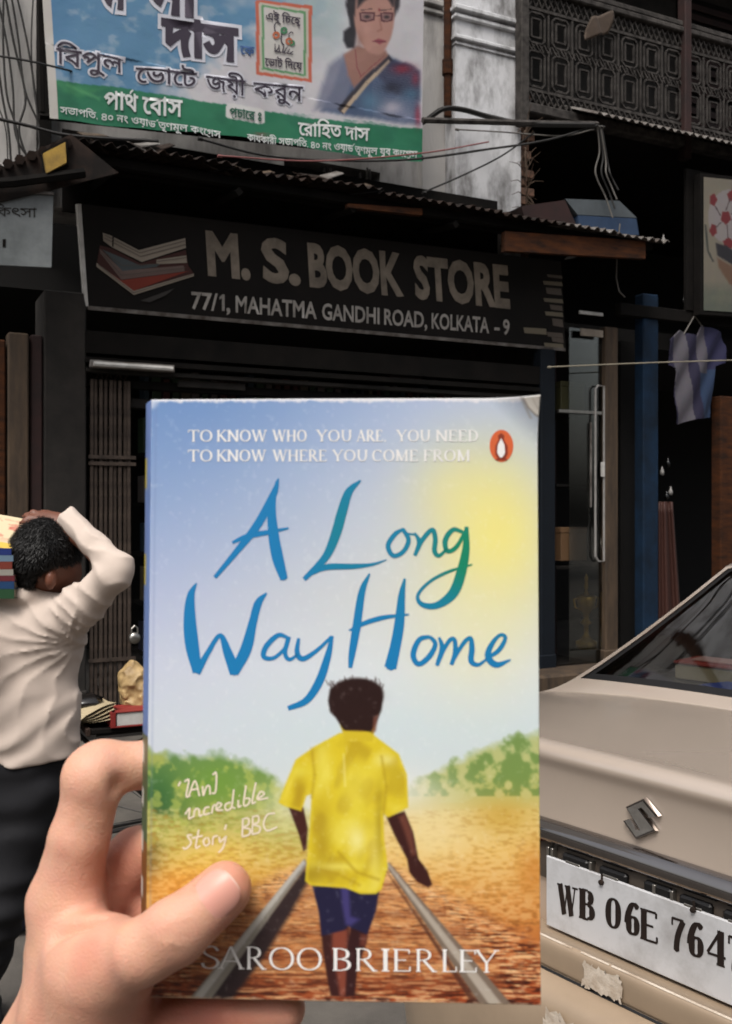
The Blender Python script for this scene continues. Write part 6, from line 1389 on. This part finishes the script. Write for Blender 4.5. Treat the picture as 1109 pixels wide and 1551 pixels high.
Lk = ck.lin(); cc = (Lk[i0, j0] * (1 - a) + Lk[i0 + 1, j0] * a) * (1 - b2) + (Lk[i0, j0 + 1] * (1 - a) + Lk[i0 + 1, j0 + 1] * a) * b2
M_cov = vmat('laminated_cover', rough=.38, spec=.45, bump=.04, bscale=40, grain=.05, gscale=220)
fc = link(mesh_from('front_cover', VW, grid_faces(nv, nu), M_cov, True, cc * .93), 'front_cover', BOOK); face_out(fc, (0, -1, 0)); m_ = fc.modifiers.new('s', 'SOLIDIFY'); m_.thickness = .0004; m_.offset = -1
# page block and back cover, skewed to the left as the spine rolls
SKW = .0066
def skew(pts): return [(x - SKW * max(0, y) / BT, y, z) for x, y, z in pts]
b = MB(); b.box(.002, BW - .003, .0007, BT - .0006, .0015, BH_ - .0015); b.v = skew(b.v); part('pages', b, plain('yellowed_pages', '#b9ab8c', rough=.9), BOOK)
b = MB(); b.box(0, BW, BT - .0004, BT, 0, BH_); b.v = skew(b.v); part('back_cover', b, plain('back_cover_blue', '#8d9cc8', rough=.4), BOOK)
nsp = 9; nz_ = 300; V = []; Cc = []
for j in range(nz_):
    z = BH_ * j / (nz_ - 1)
    for i in range(nsp):
        a = i / (nsp - 1); y = BT * a; x = -SKW * a - .0012 * math.sin(math.pi * a); V.append((x, y, z))
        base_ = lin([118, 142, 196]) if z > .085 else lin([72, 92, 60]) if z > .05 else lin([120, 78, 36])
        k_ = fbm(np.array([a * 3.]), np.array([z * 60]), 3.)[0]; c0 = base_ * (.75 + .6 * k_)
        if .25 < a < .8 and z > .085 and math.sin(z * 190) > .55 and math.sin(z * 47) > -.3: c0 = lin([206, 186, 60])
        if .25 < a < .8 and z < .085 and math.sin(z * 420) > .2: c0 = lin([220, 216, 205])
        Cc.append(c0)
sp_ = link(mesh_from('spine', np.array(V), grid_faces(nz_, nsp), M_cov, True, np.array(Cc) * .86), 'spine', BOOK); face_out(sp_, (-1, 0, 0))
M_tit = vmat('title_ink', rough=.4, spec=.4); M_cw = plain('cover_white_ink', '#eceae8', rough=.4); M_cwb = plain('cover_cream_ink', '#e9dcc6', rough=.4)
def bmap(lift): 
    def f(a, b_):
        p = bkp(a, b_); return (p.x, float(cover_y(np.array(p.x), np.array(p.z))) - lift, p.z)
    return f
def bprint(nm, cs, m, col=None, lift=.00012, label=None):
    return face_out(put_print(nm, cs, m, BOOK, BK, bmap(lift), 0, col=col, label=label), (0, -1, 0))
tz_ = lambda L: [(200 + x * .5771, 590 + y * .5771, w * .5771) for x, y, w in L]
def tcol(u, v):
    g_ = math.exp(-((u - 740) / 110) ** 2 - ((v - 840) / 90) ** 2); g2 = math.exp(-((u - 520) / 60) ** 2 - ((v - 800) / 90) ** 2) * .45; t_ = min(1, g_ * 1.2 + g2)
    return tuple(.86 * (a_ * (1 - t_) + b_ * t_) for a_, b_ in zip(lin([28, 128, 188]), lin([24, 138, 104])))
TI = {'A': [[(385, 234, 4), (372, 275, 18), (330, 355, 22), (275, 425, 16), (218, 493, 10)], [(381, 240, 6), (368, 310, 20), (372, 380, 28), (384, 445, 30), (400, 498, 20)], [(264, 402, 7), (300, 386, 13), (350, 376, 13), (412, 364, 5)]],
      'L': [[(600, 239, 5), (570, 268, 20), (552, 320, 26), (535, 380, 26), (508, 440, 20), (452, 498, 12)], [(470, 484, 8), (510, 466, 16), (580, 464, 14), (630, 459, 8), (668, 447, 3)]],
      'o': [[(712, 366, 7), (690, 380, 12), (672, 410, 13), (686, 436, 12), (712, 425, 12), (726, 395, 12), (712, 368, 10), (722, 378, 6), (742, 380, 5)]],
      'n': [[(742, 376, 6), (754, 402, 13), (742, 436, 9)], [(744, 430, 7), (764, 392, 12), (788, 368, 12), (796, 392, 13), (794, 424, 13), (806, 436, 10), (826, 418, 6)]],
      'g': [[(868, 374, 9), (842, 368, 12), (822, 396, 14), (828, 424, 12), (852, 412, 11), (876, 370, 9)], [(878, 360, 10), (876, 420, 20), (864, 480, 26), (842, 535, 26), (800, 566, 18), (762, 564, 13), (750, 540, 9), (780, 505, 8), (830, 478, 8), (893, 459, 4)]],
      'W': [[(170, 508, 4), (155, 540, 20), (152, 600, 32), (158, 670, 36), (172, 742, 24)], [(170, 744, 20), (200, 690, 14), (232, 645, 12), (252, 690, 24), (272, 744, 30)], [(268, 744, 24), (300, 680, 30), (318, 610, 22), (332, 560, 20), (354, 534, 5)]],
      'a': [[(412, 652, 8), (385, 644, 12), (354, 672, 14), (346, 700, 13), (372, 704, 10), (402, 678, 9), (414, 648, 9)], [(412, 650, 12), (402, 690, 12), (414, 708, 10), (436, 694, 6)]],
      'y': [[(438, 652, 8), (434, 690, 14), (450, 706, 14), (488, 682, 10), (524, 648, 8)], [(526, 646, 8), (514, 700, 18), (492, 765, 22), (458, 815, 18), (410, 836, 12)]],
      'H': [[(624, 483, 5), (604, 530, 18), (590, 620, 22), (578, 690, 18), (573, 730, 10)], [(716, 496, 6), (708, 540, 18), (702, 610, 26), (692, 670, 28), (678, 730, 32)], [(570, 632, 5), (610, 613, 12), (660, 598, 12), (727, 590, 4)]],
      'o2': [[(782, 648, 9), (754, 656, 13), (738, 695, 15), (752, 720, 13), (780, 700, 14), (796, 668, 12), (782, 648, 9)]],
      'm': [[(806, 650, 7), (814, 680, 14), (800, 724, 10)], [(802, 716, 7), (830, 662, 11), (846, 656, 11), (848, 690, 13), (838, 722, 10)], [(840, 716, 7), (868, 668, 11), (888, 652, 11), (892, 680, 15), (890, 712, 15), (908, 722, 10), (930, 708, 6)]],
      'e': [[(930, 706, 7), (962, 684, 12), (980, 652, 10), (966, 644, 9), (944, 668, 13), (934, 700, 17), (956, 722, 16), (994, 709, 4)]]}
for k_, S in TI.items():
    cs = sum([stroke_contours(tz_(s), n=7) for s in S], []); bprint('title_letter', cs, M_tit, tcol)
def place_serif(txt, u0, v0, u1, v1, h, m, nm, T=.13, t=.05, sl=.10):
    k_ = ((u1 - u0) / h) / max(.1, (sum(SG[c_][0] + .04 for c_ in txt) - .12)); cs, w_ = serif(txt, T=T * 1.08 / k_, t=t, sl=sl); return bprint(nm, run_text(cs, (u0, v0), (u1, v1), h, 1.0), m)
for w_, a, b_ in (('TO', 285, 322), ('KNOW', 329, 405), ('WHO', 413, 465), ('YOU', 479, 533), ('ARE.', 540, 585), ('YOU', 600, 652), ('NEED', 660, 724)): place_serif(w_, a, 669, b_, 669, 17.5, M_cw, 'tagline_word', T=.16, t=.07, sl=.12)
for w_, a, b_ in (('TO', 285, 322), ('KNOW', 329, 404), ('WHERE', 413, 495), ('YOU', 503, 557), ('COME', 564, 633), ('FROM', 642, 712)): place_serif(w_, a, 699, b_, 699, 17.5, M_cw, 'tagline_word', T=.16, t=.07, sl=.12)
for w_, L in (('S', (305, 333)), ('A', (330, 371)), ('R', (374, 404)), ('O', (408, 446)), ('O', (450, 488)), ('B', (504, 532)), ('R', (539, 572)), ('I', (578, 590)), ('E', (596, 622)), ('R', (630, 662)), ('L', (670, 692)), ('E', (696, 722)), ('Y', (718, 756))):
    y = 1468 + (L[0] - 305) * .014 if w_ else 0; hh = 34
    place_serif(w_, L[0], y - 2, L[1], y - 1.5, hh, M_cw, 'author_letter', T=.12, t=.045, sl=.09)
# handwritten quote
qz = lambda L, w: [(200 + x * .5771, 1000 + y * .5771, w) for x, y in L]
QS = [[(128, 318), (122, 330)], [(138, 318), (150, 314), (143, 356), (154, 354)], [(150, 354), (166, 316), (178, 356)], [(156, 340), (176, 336)], [(186, 330), (188, 354), (196, 332), (204, 330), (206, 352)], [(212, 300), (222, 296), (220, 344), (210, 348)],
      [(140, 404), (152, 388), (150, 414), (160, 410)], [(162, 412), (166, 392), (176, 390), (178, 408), (186, 404)], [(204, 384), (192, 388), (190, 404), (206, 400)], [(210, 402), (214, 382), (224, 378)], [(222, 392), (236, 378), (226, 374), (222, 392), (240, 392)], [(260, 372), (246, 378), (248, 392), (262, 384), (268, 338)], [(262, 384), (272, 388)], [(280, 366), (280, 384), (288, 380)], [(282, 354), (284, 354)], [(300, 328), (294, 378), (306, 376), (310, 362), (298, 362)], [(326, 320), (316, 372), (326, 370)], [(328, 364), (348, 350), (338, 344), (330, 364), (358, 360)],
      [(158, 458), (146, 460), (156, 478), (142, 494), (134, 490)], [(176, 444), (168, 490), (180, 486)], [(158, 466), (186, 460)], [(196, 464), (188, 474), (194, 486), (204, 478), (200, 464)], [(212, 484), (214, 464), (226, 460)], [(230, 462), (232, 476), (246, 462)], [(248, 460), (240, 490), (228, 504)], [(248, 430), (244, 444)],
      [(292, 414), (290, 462)], [(290, 416), (306, 414), (306, 430), (292, 438), (310, 442), (308, 456), (290, 462)], [(318, 408), (316, 456)], [(316, 410), (332, 408), (332, 424), (318, 430), (336, 436), (334, 450), (316, 456)], [(376, 400), (356, 404), (346, 428), (356, 446), (382, 436)]]
for s in QS: bprint('quote_stroke', stroke_contours(qz(s, 2.7), n=4), M_cwb) if len(s) > 1 else None
# publisher's oval with bird
ov = lambda cx, cy, rx, ry: [np.array([(cx + rx * math.cos(a), cy + ry * math.sin(a)) for a in np.linspace(0, 2 * math.pi, 28)[:-1]])]
bprint('publisher_emblem', ov(759.5, 675.5, 18, 24.5), plain('emblem_orange', '#d4643a', rough=.4), lift=.0001)
bprint('publisher_emblem', [np.array([(759, 656), (764, 660), (763, 666), (769, 676), (769, 688), (765, 694), (769, 697), (750, 697), (754, 694), (750, 688), (750, 676), (755, 666), (754, 660)])], plain('emblem_black', '#8a3a28', rough=.4), lift=.00022)
bprint('publisher_emblem', [np.array([(759, 664), (764, 674), (765, 686), (761, 693), (757, 693), (753, 686), (754, 674)])], M_cw, lift=.00034)

# ================================================================== THE HAND
ph = lambda u, v, Y: tuple(P(u, v, Y))
def nrm(a): a = np.array(a, float); return a / np.linalg.norm(a)
TH_tip, TH_ip, TH_mid, TH_mcp = ph(340, 1347, .3165), ph(268, 1413, .3122), ph(215, 1442, .3125), ph(150, 1470, .330)
def hand(X):
    palm = capsule(X, ph(100, 1370, .352), ph(118, 1520, .348), .0125, .019)
    palm = smin(palm, capsule(X, ph(105, 1430, .366), ph(110, 1560, .372), .015, .02), .012)
    palm = smin(palm, capsule(X, ph(125, 1480, .382), ph(120, 1600, .385), .014, .02), .012)
    palm = smin(palm, capsule(X, ph(150, 1500, .392), ph(110, 1640, .39), .013, .02), .012)
    palm = smin(palm, chain(X, [(TH_mcp, .0150), (ph(150, 1540, .337), .0190), (ph(110, 1640, .36), .024)]), .014)
    palm = smin(palm, chain(X, [(ph(100, 1640, .37), .027), (ph(10, 2000, .42), .030), (ph(-120, 2500, .50), .036)]), .02)
    th = chain(X, [(TH_mcp, .0128), (TH_mid, .0104), (TH_ip, .0099), (TH_tip, .0088)], .0015)
    th = smin(th, ellipsoid(X, ph(262, 1402, .3085), (.008, .006, .007)), .006)
    d = smin(palm, th, .016)
    ix = chain(X, [(ph(100, 1365, .352), .0126), (ph(120, 1270, .349), .0104), (ph(143, 1188, .350), .0095), (ph(163, 1164, .354), .0087), (ph(232, 1157, .3585), .0086), (ph(320, 1172, .3560), .0078), (ph(372, 1200, .3545), .0068)], .002)
    ix = smin(ix, ellipsoid(X, ph(140, 1168, .350), (.0080, .0090, .0078)), .010); d = smin(d, ix, .006)
    md = chain(X, [(ph(110, 1415, .366), .0130), (ph(170, 1345, .370), .0115), (ph(208, 1300, .368), .0112), (ph(245, 1285, .362), .0098), (ph(320, 1280, .3565), .0085), (ph(400, 1290, .3545), .0070)], .002); d = smin(d, md, .004)
    rg_ = chain(X, [(ph(125, 1470, .382), .0120), (ph(190, 1410, .382), .0112), (ph(245, 1385, .366), .0098), (ph(320, 1380, .3560), .0082), (ph(395, 1390, .3545), .0070)], .002); d = smin(d, rg_, .004)
    lt = chain(X, [(ph(160, 1535, .382), .0115), (ph(215, 1545, .362), .0100), (ph(265, 1541, .343), .0092), (ph(355, 1536, .338), .0082), (ph(432, 1529, .3365), .0070)], .002); d = smin(d, lt, .006)
    # creases
    for a, b_, r in ((ph(84, 1420, .330), ph(150, 1404, .326), .0022), (ph(182, 1180, .340), ph(178, 1192, .345), .002), (ph(232, 1488, .314), ph(250, 1500, .318), .0025)):
        d = smax(d, -(capsule(X, a, b_, r, r)), .005)
    wr = fbm(X[0] * 260, X[1] * 260, X[2] * 260, 2) - .4
    kn = np.exp(-(((X[0] - ph(268, 0, .312)[0]) / .008) ** 2 + ((X[2] - ph(0, 1410, .312)[2]) / .008) ** 2))
    return d + .00025 * wr * 2 + .0004 * kn * np.sin((X[0] * .75 + X[2] * .66) * 2600)
HD = thing('hand', 'left hand with thumb over the cover, holding up the paperback from the left', 'hand', ph(110, 1640, .36)); lch = ph(110, 1640, .36)
def hcol(V):
    n = fbm(V[:, 0] * 45, V[:, 1] * 45, V[:, 2] * 45, 3); c = lin([228, 174, 148])[None] * np.ones((len(V), 1)); red = lin([205, 116, 96])
    a = np.clip((n - .45) * 2.2, 0, .5)
    for (u, v, Y, r, k) in ((345, 1340, .316, .013, .5), (176, 1300, .355, .014, .5), (300, 1530, .34, .035, .8), (160, 1390, .34, .010, .4), (190, 1230, .36, .010, .5), (200, 1340, .37, .02, .6), (262, 1405, .31, .008, .35), (338, 1395, .312, .007, .5), (366, 1335, .314, .006, .6), (300, 1345, .310, .005, .35)):
        p = np.array(ph(u, v, Y)); a = np.maximum(a, k * np.exp(-((V - p) ** 2).sum(1) / r ** 2))
    a = np.clip(a, 0, .9)[:, None]; return (c * (1 - a) + red * a) * .86
M_hand = vmat('light_skin', rough=.48, spec=.35, bump=.45, bscale=1000, grain=.16, gscale=90, sss=.25)
hb = [n for n in M_hand.node_tree.nodes if n.bl_idname == 'ShaderNodeBump'][0]; hb.inputs['Distance'].default_value = .0008
lo_ = (ph(0, 0, .40)[0] - .03, .29, 1.36); hi_ = (ph(470, 0, .36)[0], .43, ph(0, 1110, .36)[2] + .004)
V, Q = sdf_mesh(hand, lo_, hi_, .00135)
link(mesh_from('skin', V - np.array(lch), Q, M_hand, True, hcol(V)), 'skin', HD)
# thumbnail
ax_ = nrm(np.array(TH_tip) - np.array(TH_ip)); up0 = nrm(np.array((-.12, -1, .22))); up0 = nrm(up0 - ax_ * up0.dot(ax_)); sd_ = np.cross(ax_, up0)
V = []; Cn = []; nn = 22
for j in range(nn):
    for i in range(nn):
        a, b_ = -1 + 2 * i / (nn - 1), -1 + 2 * j / (nn - 1); q_ = (abs(a) ** 2.6 + abs(b_) ** 2.6) ** (1 / 2.6); m_x = max(abs(a), abs(b_)) or 1; f_ = m_x / (q_ or 1) if q_ > 0 else 1; a2, b2 = a * f_, b_ * f_
        th = a2 * .88; r = .00905 + .00035 * (1 - a2 * a2) - (.0009 * max(0, b2) ** 2) ; c = np.array(TH_tip) + ax_ * (-.0018 + b2 * .0068)
        p = c + (up0 * math.cos(th) + sd_ * math.sin(th)) * r - up0 * .00005; V.append(p - np.array(lch)); k = max(0, (b2 - .9) / .1) * .7; Cn.append((lin([222, 158, 142]) * (1 - k) + lin([238, 222, 208]) * k + (.05 if b2 < -.72 and abs(a2) < .5 else 0)) * .9)
nl = link(mesh_from('thumbnail', np.array(V), grid_faces(nn, nn), vmat('fingernail', rough=.38, spec=.4, sss=.15), True, np.array(Cn)), 'thumbnail', HD); face_out(nl, (0, -1, 0)); m_ = nl.modifiers.new('s', 'SOLIDIFY'); m_.thickness = .0007; m_.offset = -1
